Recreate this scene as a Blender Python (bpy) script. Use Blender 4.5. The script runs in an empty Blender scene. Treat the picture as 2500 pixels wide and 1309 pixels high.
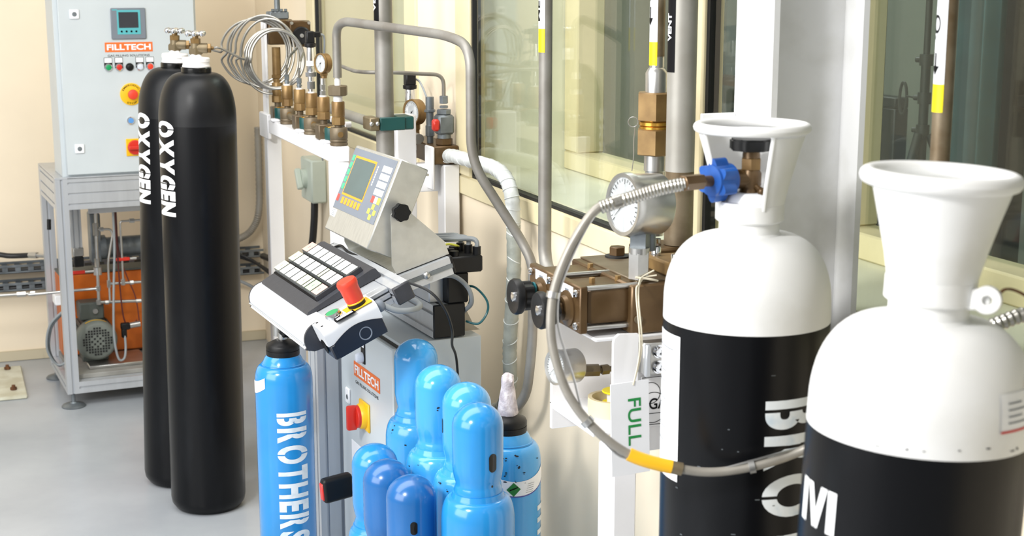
import bpy, bmesh, math, random
from mathutils import Vector, Matrix, noise

random.seed(7)
rad = math.radians
SC = bpy.context.scene
COL = SC.collection

# ------------------------------------------------------------------ camera
cam_d = bpy.data.cameras.new('camera')
cam = bpy.data.objects.new('camera', cam_d)
COL.objects.link(cam)
cam.location = (0, 0, 1.635)
cam.rotation_euler = (rad(90 - 11.2257), 0, rad(-20.8793))
cam_d.sensor_width = 36.0
cam_d.lens = 36.0 * 3600 / 2500
cam_d.clip_start = 0.05
cam_d.clip_end = 60
cam_d.dof.use_dof = True
cam_d.dof.focus_distance = 3.15
cam_d.dof.aperture_fstop = 8.5
SC.camera = cam

# ------------------------------------------------------------------ world, lights, exposure
W = bpy.data.worlds.new('world')
SC.world = W
W.use_nodes = True
bg = W.node_tree.nodes['Background']
bg.inputs[0].default_value = (1.0, 0.985, 0.96, 1)
bg.inputs[1].default_value = 0.50


def area_light(name, loc, target, size, size_y, power, col=(1, 1, 1)):
    d = bpy.data.lights.new(name, 'AREA')
    d.shape = 'RECTANGLE'
    d.size = size
    d.size_y = size_y
    d.energy = power
    d.color = col
    o = bpy.data.objects.new(name, d)
    COL.objects.link(o)
    o.location = loc
    o.rotation_euler = (Vector(target) - Vector(loc)).to_track_quat('-Z', 'Y').to_euler()
    return o


area_light('studio_flash', (-1.5, 0.9, 2.9), (0.9, 2.9, 0.8), 0.45, 0.45, 100, (1, 0.985, 0.96))
area_light('ceiling_panel_light', (-0.6, 3.2, 3.1), (-0.1, 3.2, 0), 1.6, 4.0, 120, (1, 0.99, 0.97))
area_light('added_side_light', (-3.0, 1.6, 1.9), (1.0, 2.6, 0.9), 3.2, 2.0, 125, (1, 0.99, 0.97))  # soft light added on the left to brighten faces turned that way
area_light('neighbour_fill_light', (2.4, 4.6, 3.0), (3.2, 4.4, 0), 1.0, 1.0, 42, (0.93, 1, 0.97))  # unseen lamp added to lighten the room beyond the glass

SC.view_settings.view_transform = 'Standard'
SC.view_settings.look = 'None'
SC.view_settings.gamma = 1.0
SC.view_settings.use_curve_mapping = False
SC.view_settings.exposure = -0.12


# ------------------------------------------------------------------ materials
def lin(c):
    r = []
    for v in c:
        v = v / 255.0
        r.append(v / 12.92 if v <= 0.04045 else ((v + 0.055) / 1.055) ** 2.4)
    return (r[0], r[1], r[2], 1)


def mat(name, c, rough=0.5, metal=0.0, var=0.06, scale=14, bump=0.0, coat=0.0, c2=None, lo=0.35, hi=0.65, spec=0.5,
        detail=4, stretch=None, bscale=None):
    m = bpy.data.materials.new(name)
    m.use_nodes = True
    nt = m.node_tree
    b = nt.nodes['Principled BSDF']
    tc = nt.nodes.new('ShaderNodeTexCoord')
    src = tc.outputs['Object']
    if stretch:
        mp = nt.nodes.new('ShaderNodeMapping')
        mp.inputs['Scale'].default_value = stretch
        nt.links.new(src, mp.inputs['Vector'])
        src = mp.outputs['Vector']
    nz = nt.nodes.new('ShaderNodeTexNoise')
    nz.inputs['Scale'].default_value = scale
    nz.inputs['Detail'].default_value = detail
    nt.links.new(src, nz.inputs['Vector'])
    rp = nt.nodes.new('ShaderNodeValToRGB')
    L = lin(c)
    if c2 is None:
        a = tuple(max(0, v * (1 - var)) for v in L[:3]) + (1,)
        d = tuple(min(1, v * (1 + var)) for v in L[:3]) + (1,)
    else:
        a, d = L, lin(c2)
    rp.color_ramp.elements[0].position = lo
    rp.color_ramp.elements[1].position = hi
    rp.color_ramp.elements[0].color = a
    rp.color_ramp.elements[1].color = d
    nt.links.new(nz.outputs['Fac'], rp.inputs['Fac'])
    nt.links.new(rp.outputs['Color'], b.inputs['Base Color'])
    b.inputs['Roughness'].default_value = rough
    b.inputs['Metallic'].default_value = metal
    b.inputs['Coat Weight'].default_value = coat
    b.inputs['Coat Roughness'].default_value = 0.08
    b.inputs['Specular IOR Level'].default_value = spec
    if bump:
        n2 = nt.nodes.new('ShaderNodeTexNoise')
        n2.inputs['Scale'].default_value = bscale or scale * 4
        n2.inputs['Detail'].default_value = 3
        nt.links.new(src, n2.inputs['Vector'])
        bp = nt.nodes.new('ShaderNodeBump')
        bp.inputs['Strength'].default_value = bump
        bp.inputs['Distance'].default_value = 0.004
        nt.links.new(n2.outputs['Fac'], bp.inputs['Height'])
        nt.links.new(bp.outputs['Normal'], b.inputs['Normal'])
    return m


def glass_mat(name, tint, refl):
    m = bpy.data.materials.new(name)
    m.use_nodes = True
    nt = m.node_tree
    nt.nodes.remove(nt.nodes['Principled BSDF'])
    out = nt.nodes['Material Output']
    tr = nt.nodes.new('ShaderNodeBsdfTransparent')
    tr.inputs[0].default_value = tint
    gl = nt.nodes.new('ShaderNodeBsdfGlossy')
    gl.inputs['Roughness'].default_value = 0.02
    lw = nt.nodes.new('ShaderNodeLayerWeight')
    lw.inputs['Blend'].default_value = 0.5
    pw = nt.nodes.new('ShaderNodeMath')
    pw.operation = 'POWER'
    pw.inputs[1].default_value = 4.0
    nt.links.new(lw.outputs['Facing'], pw.inputs[0])
    fr = nt.nodes.new('ShaderNodeMath')
    fr.operation = 'MULTIPLY_ADD'
    fr.inputs[1].default_value = 0.55
    fr.inputs[2].default_value = refl
    nt.links.new(pw.outputs[0], fr.inputs[0])
    mx = nt.nodes.new('ShaderNodeMixShader')
    nt.links.new(fr.outputs[0], mx.inputs[0])
    nt.links.new(tr.outputs[0], mx.inputs[1])
    nt.links.new(gl.outputs[0], mx.inputs[2])
    nt.links.new(mx.outputs[0], out.inputs[0])
    return m


M = {}
M['wall'] = mat('wall_paint', (242, 228, 203), 0.6, var=0.03, scale=3, bump=0.05)
M['floor'] = mat('epoxy_floor', (160, 166, 173), 0.26, c2=(178, 183, 189), scale=2.2, bump=0.03, detail=8)
M['skirt'] = mat('worn_skirting', (196, 186, 160), 0.7, c2=(120, 110, 90), scale=9, lo=0.55, hi=0.75, detail=8)
M['frame'] = mat('cream_window_frame', (226, 214, 176), 0.45, var=0.03)
M['gasket'] = mat('black_rubber', (18, 19, 20), 0.6, var=0.1)
M['glass'] = glass_mat('window_glass', (0.955, 0.972, 0.95, 1), 0.03)
M['gauge_glass'] = glass_mat('gauge_glass', (0.97, 0.99, 1, 1), 0.04)
M['reveal'] = mat('reveal_paint', (222, 222, 204), 0.6, var=0.04, scale=5)
M['white'] = mat('white_enamel', (240, 240, 242), 0.35, var=0.02, scale=8)
M['whitecol'] = mat('white_column_paint', (228, 229, 230), 0.5, c2=(206, 206, 202), lo=0.5, hi=0.72, scale=7, bump=0.03, detail=7)
M['whitecyl'] = mat('white_cylinder_paint', (232, 233, 233), 0.45, c2=(217, 217, 213), lo=0.5, hi=0.8, scale=9, bump=0.06, detail=6)
M['blackcyl'] = mat('black_cylinder_paint', (10, 11, 14), 0.3, c2=(20, 22, 25), lo=0.55, hi=0.8, scale=18, bump=0.03, stretch=(1, 1, 0.25), detail=8, spec=0.22)
M['blackneck'] = mat('black_gloss', (8, 9, 10), 0.22, var=0.1)
M['shoulder'] = mat('dull_toplit_shoulder_paint', (13, 14, 17), 0.38, c2=(21, 23, 26), scale=12, bump=0.04, spec=0.3)  # dull spray plus light from above, both put into a lighter tone
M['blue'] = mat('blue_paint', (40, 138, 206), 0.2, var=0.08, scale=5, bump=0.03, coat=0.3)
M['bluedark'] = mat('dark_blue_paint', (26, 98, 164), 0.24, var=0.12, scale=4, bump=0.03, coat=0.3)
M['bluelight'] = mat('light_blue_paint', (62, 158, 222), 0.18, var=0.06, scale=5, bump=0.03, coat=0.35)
M['chip'] = mat('bare_dark_steel', (16, 22, 34), 0.7, var=0.2)
M['stencil'] = mat('white_stencil_paint', (228, 234, 238), 0.55, c2=(190, 208, 222), lo=0.5, hi=0.8, scale=40)
M['stencilw'] = mat('bright_white_stencil_paint', (246, 248, 250), 0.5, var=0.02)
M['black'] = mat('black_plastic', (15, 16, 18), 0.45, var=0.12, scale=30, bump=0.03, spec=0.35)
M['charcoal'] = mat('charcoal_plastic', (52, 54, 60), 0.5, var=0.08, scale=60, bump=0.08)
M['navy'] = mat('dark_navy_plastic', (22, 26, 38), 0.4, var=0.08)
M['alu'] = mat('anodised_aluminium', (194, 198, 203), 0.38, 0.45, var=0.05, scale=30, stretch=(1, 1, 0.1))
M['steel'] = mat('stainless_steel', (190, 190, 188), 0.3, 0.9, var=0.08, scale=25)
M['brushed'] = mat('brushed_stainless_sheet', (200, 201, 197), 0.42, 0.7, var=0.06, scale=30, stretch=(1, 6, 1), bump=0.03)
M['pipe'] = mat('dull_steel_pipe', (150, 148, 143), 0.5, 0.45, c2=(128, 124, 117), scale=12, detail=7)
M['pipelight'] = mat('light_steel_pipe', (168, 166, 160), 0.45, 0.35, c2=(150, 147, 139), scale=10, detail=7)
M['pipestain'] = mat('stained_steel_pipe', (140, 128, 108), 0.5, 0.5, c2=(96, 78, 52), scale=14, detail=6)
M['brass'] = mat('aged_brass', (150, 122, 78), 0.4, 0.45, c2=(116, 90, 54), scale=16, detail=6)
M['brassbright'] = mat('bright_brass', (206, 158, 70), 0.25, 0.9, var=0.1)
M['bronze'] = mat('brown_bronze_block', (106, 84, 56), 0.36, 0.45, c2=(84, 63, 38), scale=12, detail=6, bump=0.03)
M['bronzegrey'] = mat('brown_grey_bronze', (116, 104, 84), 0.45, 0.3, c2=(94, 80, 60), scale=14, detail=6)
M['oldmetal'] = mat('dull_valve_metal', (136, 124, 100), 0.45, 0.6, c2=(112, 98, 74), scale=20)
M['chrome'] = mat('chrome', (226, 228, 232), 0.1, 1.0, var=0.02)
M['green'] = mat('green_plastic', (16, 70, 68), 0.45, var=0.08)
M['red'] = mat('red_plastic', (205, 48, 36), 0.35, var=0.05)
M['redlight'] = mat('coral_red_plastic', (222, 66, 44), 0.4, var=0.04)
M['yellow'] = mat('yellow_plastic', (240, 190, 28), 0.4, var=0.05)
M['yellowtape'] = mat('bright_yellow_label', (246, 224, 10), 0.45, var=0.03)
M['paper'] = mat('white_label_paper', (240, 242, 246), 0.55, var=0.02)
M['ink'] = mat('black_ink', (12, 12, 15), 0.6, var=0.02, spec=0.15)
M['plasticwhite'] = mat('light_grey_plastic', (212, 215, 220), 0.4, var=0.02)
M['greyink'] = mat('grey_ink', (120, 126, 134), 0.6, var=0.02)
M['greenink'] = mat('green_ink', (22, 140, 66), 0.6, var=0.02)
M['orangeink'] = mat('orange_print', (232, 112, 44), 0.5, var=0.03)
M['cabinet'] = mat('light_grey_cabinet_paint', (196, 204, 208), 0.4, var=0.02, scale=8)
M['cabside'] = M['cabinet']
M['orange'] = mat('orange_enamel', (196, 100, 14), 0.45, c2=(170, 80, 8), scale=6)
M['motor'] = mat('grey_green_motor_paint', (112, 118, 112), 0.5, var=0.08)
M['motordark'] = mat('dark_grey_green_motor_paint', (72, 78, 74), 0.5, var=0.08)
M['teal'] = mat('teal_display_bezel', (88, 176, 184), 0.4, var=0.03)
M['bezel'] = mat('grey_display_bezel', (118, 126, 136), 0.4, var=0.03)
M['screen'] = mat('dark_display', (58, 60, 66), 0.15, var=0.05)
M['termscreen'] = mat('teal_grey_display', (70, 92, 96), 0.06, var=0.1, scale=8)
M['panelgrey'] = mat('blue_grey_membrane', (118, 126, 138), 0.45, var=0.03)
M['orangeframe'] = mat('orange_membrane', (240, 160, 50), 0.45, var=0.03)
M['keygreen'] = mat('mint_key', (80, 210, 140), 0.45, var=0.03)
M['keyyellow'] = mat('pale_yellow_key', (226, 226, 90), 0.45, var=0.03)
M['keyred'] = mat('red_key', (236, 82, 74), 0.45, var=0.03)
M['keywhite'] = mat('white_key', (240, 240, 238), 0.35, var=0.02)
M['keypink'] = mat('pink_key', (240, 180, 168), 0.35, var=0.02)
M['keylime'] = mat('pale_lime_key', (226, 232, 186), 0.35, var=0.02)
M['keyclear'] = mat('clear_key_cap', (112, 116, 116), 0.12, var=0.02, coat=0.5)
M['lampwhite'] = mat('white_lamp_lens', (212, 220, 234), 0.25, var=0.02)
M['bluebtn'] = mat('blue_button', (92, 150, 214), 0.3, var=0.02)
M['greenbtn'] = mat('green_button', (20, 150, 90), 0.3, var=0.02)
M['cable'] = mat('grey_cable', (140, 146, 150), 0.5, var=0.04)
M['cabledark'] = mat('black_cable', (26, 27, 29), 0.45, var=0.06)
M['cablered'] = mat('dark_red_cable', (84, 26, 22), 0.5, var=0.06)
M['tealtube'] = mat('teal_air_hose', (10, 92, 100), 0.35, var=0.05)
M['wrap'] = mat('white_wrapping_tape', (218, 222, 222), 0.4, c2=(196, 200, 198), scale=22, bump=0.35, bscale=60, detail=6)
M['wrapgrey'] = mat('grey_wrapping_tape', (164, 168, 160), 0.4, c2=(138, 142, 134), scale=22, bump=0.4, bscale=60, detail=6)
M['foil'] = mat('crumpled_printed_wrap', (214, 208, 212), 0.5, c2=(168, 160, 168), scale=60, bump=0.6, bscale=120)
M['galv'] = mat('galvanised_sheet', (132, 140, 146), 0.45, 0.6, c2=(104, 110, 114), scale=16)
M['isolator'] = mat('pale_green_grey_box', (196, 206, 194), 0.45, var=0.03)
M['knobblue'] = mat('worn_blue_plastic', (30, 92, 176), 0.45, c2=(22, 74, 150), scale=30)
M['hose'] = mat('grey_hose', (150, 146, 138), 0.42, 0.3, var=0.08, scale=40)
M['spring'] = mat('steel_spring_sheath', (160, 158, 152), 0.3, 0.8, var=0.08)
M['yellowsleeve'] = mat('yellow_sleeve', (240, 184, 28), 0.4, var=0.05)
M['tape'] = mat('masking_tape', (232, 216, 176), 0.6, var=0.03)
M['cord'] = mat('off_white_cord', (222, 214, 192), 0.7, var=0.05)
M['dial'] = mat('gauge_dial', (238, 242, 244), 0.4, var=0.01)
M['clearsheet'] = mat('dusty_clear_sheet', (186, 176, 158), 0.35, var=0.1)
M['farwall'] = mat('neighbour_wall_paint', (134, 142, 134), 0.7, var=0.05, scale=3)
M['curtain'] = mat('teal_curtain', (52, 96, 104), 0.7, var=0.15, scale=8)
M['darkframe'] = mat('dark_door_frame', (46, 52, 54), 0.5, var=0.08)
M['tripod'] = mat('dark_tripod', (30, 40, 42), 0.5, var=0.08)
M['plate'] = mat('chipped_cream_plate', (222, 222, 204), 0.5, c2=(196, 192, 168), scale=12)
M['rust'] = mat('rusty_bolt', (120, 78, 46), 0.7, 0.2, c2=(82, 52, 32), scale=40)
M['purple'] = mat('purple_print', (70, 70, 150), 0.5)
M['diamond'] = mat('green_hazard_print', (20, 120, 48), 0.5)
M['redline'] = mat('red_print', (206, 40, 44), 0.5)
M['board'] = mat('grey_base_board', (150, 150, 146), 0.6, c2=(128, 127, 122), scale=10)


# ------------------------------------------------------------------ mesh helpers
def frame(o, z, x=None):
    z = Vector(z).normalized()
    if x is None:
        x = Vector((1, 0, 0)) if abs(z.x) < 0.9 else Vector((0, 1, 0))
    x = Vector(x)
    x = (x - z * x.dot(z)).normalized()
    y = z.cross(x)
    m = Matrix((x, y, z)).transposed().to_4x4()
    m.translation = Vector(o)
    return m


def T(x, y=0, z=0):
    return Matrix.Translation((x, y, z))


_boxcache = {}


def _bevbox(sx, sy, sz, b, seg):
    key = (round(sx, 5), round(sy, 5), round(sz, 5), round(b, 5), seg)
    if key not in _boxcache:
        bm = bmesh.new()
        bmesh.ops.create_cube(bm, size=1)
        for v in bm.verts:
            v.co = Vector((v.co.x * sx, v.co.y * sy, v.co.z * sz))
        if b > 0:
            bmesh.ops.bevel(bm, geom=bm.edges[:], offset=min(b, 0.45 * min(sx, sy, sz)), segments=seg, profile=0.5,
                            affect='EDGES')
        bm.verts.index_update()
        _boxcache[key] = ([v.co.copy() for v in bm.verts], [[v.index for v in f.verts] for f in bm.faces])
        bm.free()
    return _boxcache[key]


ROOT = {}


class MB:
    def __init__(s):
        s.v = []
        s.f = []

    def add(s, vs, fs, m=None):
        o = len(s.v)
        if m is None:
            s.v += [Vector(v) for v in vs]
        else:
            s.v += [m @ Vector(v) for v in vs]
        s.f += [[i + o for i in f] for f in fs]
        return s

    def box(s, x0, x1, y0, y1, z0, z1, b=0.0, m=None, seg=1):
        vs, fs = _bevbox(abs(x1 - x0), abs(y1 - y0), abs(z1 - z0), b, seg)
        c = Vector(((x0 + x1) / 2, (y0 + y1) / 2, (z0 + z1) / 2))
        mm = Matrix.Translation(c)
        return s.add(vs, fs, mm if m is None else m @ mm)

    def lathe(s, prof, n=32, m=None, a0=0.0, a1=None, caps=True):
        full = a1 is None
        span = 2 * math.pi if full else a1 - a0
        cnt = n if full else n + 1
        vs, fs = [], []
        rings = []
        for r, z in prof:
            if r < 1e-6 and full:
                rings.append([len(vs)])
                vs.append((0, 0, z))
            else:
                rings.append(list(range(len(vs), len(vs) + cnt)))
                for i in range(cnt):
                    a = a0 + span * i / n
                    vs.append((r * math.cos(a), r * math.sin(a), z))
        for k in range(len(rings) - 1):
            A, B = rings[k], rings[k + 1]
            for i in range(n):
                j = (i + 1) % n if full else i + 1
                if len(A) == 1 and len(B) == 1:
                    continue
                if len(A) == 1:
                    fs.append([A[0], B[j], B[i]][::-1])
                elif len(B) == 1:
                    fs.append([A[i], A[j], B[0]])
                else:
                    fs.append([A[i], A[j], B[j], B[i]])
        if full and caps:
            if len(rings[0]) > 1:
                fs.append(rings[0][::-1])
            if len(rings[-1]) > 1:
                fs.append(rings[-1][:])
        return s.add(vs, fs, m)

    def cyl(s, p0, p1, r0, r1=None, n=20):
        p0, p1 = Vector(p0), Vector(p1)
        h = (p1 - p0).length
        r1 = r0 if r1 is None else r1
        return s.lathe([(r0, 0), (r1, h)], n, frame(p0, p1 - p0))

    def hexa(s, p0, p1, r, n=6, x=None, ch=0.12):
        p0, p1 = Vector(p0), Vector(p1)
        h = (p1 - p0).length
        c = r * ch
        return s.lathe([(r - c, 0), (r, c * 0.7), (r, h - c * 0.7), (r - c, h)], n, frame(p0, p1 - p0, x))

    def tube(s, pts, r, n=10, closed=False, caps=True):
        pts = [Vector(p) for p in pts]
        N = len(pts)
        rs = r if isinstance(r, (list, tuple)) else [r] * N
        vs, fs = [], []
        t = (pts[1] - pts[0]).normalized()
        u = t.orthogonal().normalized()
        for i in range(N):
            if closed:
                t2 = (pts[(i + 1) % N] - pts[i - 1]).normalized()
            elif i == 0:
                t2 = (pts[1] - pts[0]).normalized()
            elif i == N - 1:
                t2 = (pts[-1] - pts[-2]).normalized()
            else:
                t2 = (pts[i + 1] - pts[i - 1]).normalized()
            q = t.rotation_difference(t2)
            u = q @ u
            u = (u - t2 * u.dot(t2)).normalized()
            t = t2
            w = t.cross(u)
            for k in range(n):
                a = 2 * math.pi * k / n
                vs.append(pts[i] + (u * math.cos(a) + w * math.sin(a)) * rs[i])
        for i in range(N if closed else N - 1):
            j = (i + 1) % N
            for k in range(n):
                l = (k + 1) % n
                fs.append([i * n + k, i * n + l, j * n + l, j * n + k])
        if not closed and caps:
            fs.append(list(range(n))[::-1])
            fs.append([(N - 1) * n + k for k in range(n)])
        return s.add(vs, fs)

    def prism(s, poly, h0, h1, m=None):
        n = len(poly)
        area = sum(poly[i][0] * poly[(i + 1) % n][1] - poly[(i + 1) % n][0] * poly[i][1] for i in range(n))
        if area < 0:
            poly = poly[::-1]
        vs = [(p[0], p[1], h0) for p in poly] + [(p[0], p[1], h1) for p in poly]
        fs = [[i, (i + 1) % n, (i + 1) % n + n, i + n] for i in range(n)]
        fs.append(list(range(n))[::-1])
        fs.append(list(range(n, 2 * n)))
        return s.add(vs, fs, m)

    def torus(s, R, r, m=None, n=40, k=12, a0=0, a1=None):
        prof = [(R + r * math.cos(2 * math.pi * i / k), r * math.sin(2 * math.pi * i / k)) for i in range(k + 1)]
        return s.lathe(prof, n, m, a0, a1, caps=False)

    def ball(s, c, r, n=12, m=None):
        prof = [(r * math.sin(math.pi * i / n), -r * math.cos(math.pi * i / n)) for i in range(n + 1)]
        prof[0] = (0, -r)
        prof[-1] = (0, r)
        mm = Matrix.Translation(c)
        return s.lathe(prof, n * 2, mm if m is None else m @ mm)

    def build(s, name, material, parent=None, local=False, origin=None, smooth=38):
        me = bpy.data.meshes.new(name)
        vs = s.v
        root = parent
        while root is not None and root.parent is not None:
            root = root.parent
        loc = None
        if parent is not None:
            if not local:
                inv = ROOT[root.name]
                vs = [inv @ v for v in vs]
        else:
            if origin is None:
                xs = [v.x for v in vs]
                ys = [v.y for v in vs]
                zs = [v.z for v in vs]
                origin = ((min(xs) + max(xs)) / 2, (min(ys) + max(ys)) / 2, min(zs))
            loc = Vector(origin)
            vs = [v - loc for v in vs]
        me.from_pydata([tuple(v) for v in vs], [], s.f)
        me.validate()
        me.update()
        me.polygons.foreach_set('use_smooth', [True] * len(me.polygons))
        me.set_sharp_from_angle(angle=rad(smooth))
        me.materials.append(M[material] if isinstance(material, str) else material)
        o = bpy.data.objects.new(name, me)
        COL.objects.link(o)
        if parent is not None:
            o.parent = parent
        else:
            o.location = loc
            ROOT[o.name] = Matrix.Translation(-loc)
        return o


def tag(o, label=None, cat=None, group=None, kind=None):
    if label:
        o['label'] = label
    if cat:
        o['category'] = cat
    if group:
        o['group'] = group
    if kind:
        o['kind'] = kind
    return o


def thing(name, label, cat, loc, rotz=0.0, group=None):
    o = bpy.data.objects.new(name, None)
    COL.objects.link(o)
    o.empty_display_size = 0.05
    o.location = loc
    o.rotation_euler = (0, 0, rotz)
    m = Matrix.Translation(loc) @ Matrix.Rotation(rotz, 4, 'Z')
    ROOT[o.name] = m.inverted()
    return tag(o, label, cat, group)


def struct(o):
    o['kind'] = 'structure'
    return o


def spline(pts, k=8, closed=False):
    P = [Vector(p) for p in pts]
    n = len(P)
    out = []
    rng = range(n if closed else n - 1)
    for i in rng:
        if closed:
            a, b, c, d = P[i - 1], P[i], P[(i + 1) % n], P[(i + 2) % n]
        else:
            a, b, c, d = P[max(i - 1, 0)], P[i], P[i + 1], P[min(i + 2, n - 1)]
        for j in range(k):
            t = j / k
            out.append(0.5 * ((2 * b) + (c - a) * t + (2 * a - 5 * b + 4 * c - d) * t * t + (3 * b - a - 3 * c + d) * t ** 3))
    if not closed:
        out.append(P[-1])
    return out


def bend(pts, R, k=6):
    P = [Vector(p) for p in pts]
    out = [P[0]]
    for i in range(1, len(P) - 1):
        a = (P[i - 1] - P[i])
        b = (P[i + 1] - P[i])
        r = min(R, 0.45 * a.length, 0.45 * b.length)
        s0 = P[i] + a.normalized() * r
        s1 = P[i] + b.normalized() * r
        for j in range(k + 1):
            t = j / k
            out.append(s0 * (1 - t) ** 2 + P[i] * 2 * t * (1 - t) + s1 * t * t)
    out.append(P[-1])
    return out


def slots(w, h, nx, ny, sw=0.008, sd=0.006):
    """cross-section of an aluminium extrusion w x h with nx/ny grooves per side, centred on 0,0"""
    def side(p, q, n):
        p, q = Vector(p), Vector(q)
        d = (q - p)
        L = d.length
        d.normalize()
        nrm = Vector((-d.y, d.x))
        r = [p]
        for i in range(n):
            c = L * (i + 0.5) / n
            r += [p + d * (c - sw / 2), p + d * (c - sw / 2) + nrm * sd, p + d * (c + sw / 2) + nrm * sd, p + d * (c + sw / 2)]
        return r
    a, b = w / 2, h / 2
    pl = side((-a, -b), (a, -b), nx) + side((a, -b), (a, b), ny) + side((a, b), (-a, b), nx) + side((-a, b), (-a, -b), ny)
    return [(p.x, p.y) for p in pl]


def lobed(r, n, depth, k=8):
    pl = []
    for i in range(n * k):
        a = 2 * math.pi * i / (n * k)
        rr = r - depth * (0.5 - 0.5 * math.cos(n * a))
        pl.append((rr * math.cos(a), rr * math.sin(a)))
    return pl


def knob(mb, o, axis, r, h, n=6, depth=None, x=None):
    m = frame(o, axis, x)
    d = r * 0.18 if depth is None else depth
    mb.prism(lobed(r * 0.93, n, d), 0, h * 0.12, m)
    mb.prism(lobed(r, n, d), h * 0.12, h * 0.85, m)
    mb.prism(lobed(r * 0.92, n, d), h * 0.85, h, m)
    return mb


# text -------------------------------------------------------------------
def _txt(s, bold):
    cu = bpy.data.curves.new('tmp', 'FONT')
    cu.body = s
    cu.size = 1.0
    cu.offset = bold
    cu.resolution_u = 7
    cu.fill_mode = 'FRONT'
    ob = bpy.data.objects.new('tmp', cu)
    me = bpy.data.meshes.new_from_object(ob)
    vs = [Vector((v.co.x, v.co.y)) for v in me.vertices]
    fs = [list(p.vertices) for p in me.polygons]
    bpy.data.objects.remove(ob)
    bpy.data.curves.remove(cu)
    bpy.data.meshes.remove(me)
    return vs, fs


def text2d(s, w, h, bold=0.0, slit=None, gap=0.12):
    """flat lettering filling the box 0..w, 0..h; slit: {char: fractions} cuts stencil bridges"""
    V, F = [], []
    if slit is None:
        V, F = _txt(s, bold)
    else:
        x = 0.0
        for ch in s:
            vs, fs = _txt(ch, bold)
            lo = min(v.x for v in vs)
            hi = max(v.x for v in vs)
            for fr in slit.get(ch, []):
                c = lo + (hi - lo) * fr
                bm = bmesh.new()
                bv = [bm.verts.new((v.x, v.y, 0)) for v in vs]
                for f in fs:
                    try:
                        bm.faces.new([bv[i] for i in f])
                    except ValueError:
                        pass
                g = 0.03
                for xx in (c - g, c + g):
                    bmesh.ops.bisect_plane(bm, geom=bm.verts[:] + bm.edges[:] + bm.faces[:], plane_co=(xx, 0, 0), plane_no=(1, 0, 0))
                kill = [f for f in bm.faces if abs(f.calc_center_median().x - c) < g]
                bmesh.ops.delete(bm, geom=kill, context='FACES')
                bm.verts.index_update()
                vs = [Vector((v.co.x, v.co.y)) for v in bm.verts]
                fs = [[v.index for v in f.verts] for f in bm.faces]
                bm.free()
            o = len(V)
            V += [Vector((v.x - lo + x, v.y)) for v in vs]
            F += [[i + o for i in f] for f in fs]
            x += hi - lo + gap
    lo = Vector((min(v.x for v in V), min(v.y for v in V)))
    hi = Vector((max(v.x for v in V), max(v.y for v in V)))
    V = [Vector(((v.x - lo.x) / (hi.x - lo.x) * w, (v.y - lo.y) / (hi.y - lo.y) * h)) for v in V]
    return V, F


def rect2d(w, h):
    return [Vector((0, 0)), Vector((w, 0)), Vector((w, h)), Vector((0, h))], [[0, 1, 2, 3]]


def flat(mb, vf, m, lift=0.0005):
    V, F = vf
    mb.add([(v.x, v.y, lift) for v in V], F, m)
    return mb


def split2d(vf, axis, step):
    V, F = vf
    bm = bmesh.new()
    bv = [bm.verts.new((v.x, v.y, 0)) for v in V]
    for f in F:
        try:
            bm.faces.new([bv[i] for i in f])
        except ValueError:
            pass
    bmesh.ops.triangulate(bm, faces=bm.faces[:])
    lo = min(v[axis] for v in V)
    hi = max(v[axis] for v in V)
    n = max(1, int((hi - lo) / step))
    for i in range(1, n):
        c = [0, 0, 0]
        d = [0, 0, 0]
        c[axis] = lo + (hi - lo) * i / n
        d[axis] = 1
        bmesh.ops.bisect_plane(bm, geom=bm.verts[:] + bm.edges[:] + bm.faces[:], plane_co=c, plane_no=d)
    bm.verts.index_update()
    r = ([Vector((v.co.x, v.co.y)) for v in bm.verts], [[v.index for v in f.verts] for f in bm.faces])
    bm.free()
    return r


def wrap(mb, vf, cx, cy, R, ang, z, mode='up', lift=0.0006):
    """lay flat lettering on a vertical cylinder. ang: angle of the text's lower-left corner, z its height.
    mode 'up' upright; 'cw' reads downwards; 'ccw' reads upwards"""
    ax = 0 if mode == 'up' else 1
    V, F = split2d(vf, ax, R * 0.12)
    out = []
    rr = R + lift
    for v in V:
        if mode == 'up':
            s, t = v.x, v.y
        elif mode == 'cw':
            s, t = v.y, -v.x
        else:
            s, t = -v.y, v.x
        a = ang + s / R
        out.append((cx + rr * math.cos(a), cy + rr * math.sin(a), z + t))
    mb.add(out, F)
    return mb


def facing(x, y):
    return math.atan2(-y, -x)

# ================================================================== the setting
XW, XB, YB = 1.287, 1.59, 6.54
struct(MB().box(-4.5, 4.6, -3, 7.2, -0.06, 0).build('floor', 'floor'))
struct(MB().box(-4.5, XB, YB, YB + 0.16, 0, 3.2).build('wall_back', 'wall'))
wr = MB()
wr.box(XW, XB, -3, YB, 0, 1.11)
wr.box(XW, XB, -3, YB, 2.45, 3.2)
wr.box(XW, XB, 5.42, YB, 1.11, 2.45)
wr.box(XW, XB, 3.72, 4.20, 1.11, 2.45)
struct(wr.build('wall_right', 'wall'))
sk = MB()
sk.box(-4.5, XW, YB - 0.012, YB, 0, 0.045, 0.003)
struct(sk.build('baseboard_back', 'skirt'))
# neighbouring room behind the glass
struct(MB().box(3.9, 4.0, -3, 7.2, 0, 3.2).build('wall_far', 'farwall'))
struct(MB().box(XB, 4.0, 6.9, 7.0, 0, 3.2).build('wall_neighbour_end', 'farwall'))
struct(MB().box(XB, 4.0, -3, -2.9, 0, 3.2).build('wall_neighbour_near', 'farwall'))
struct(MB().box(XB - 0.3, 4.0, -3, 7.0, 3.2, 3.3).build('ceiling', 'farwall'))


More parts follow.
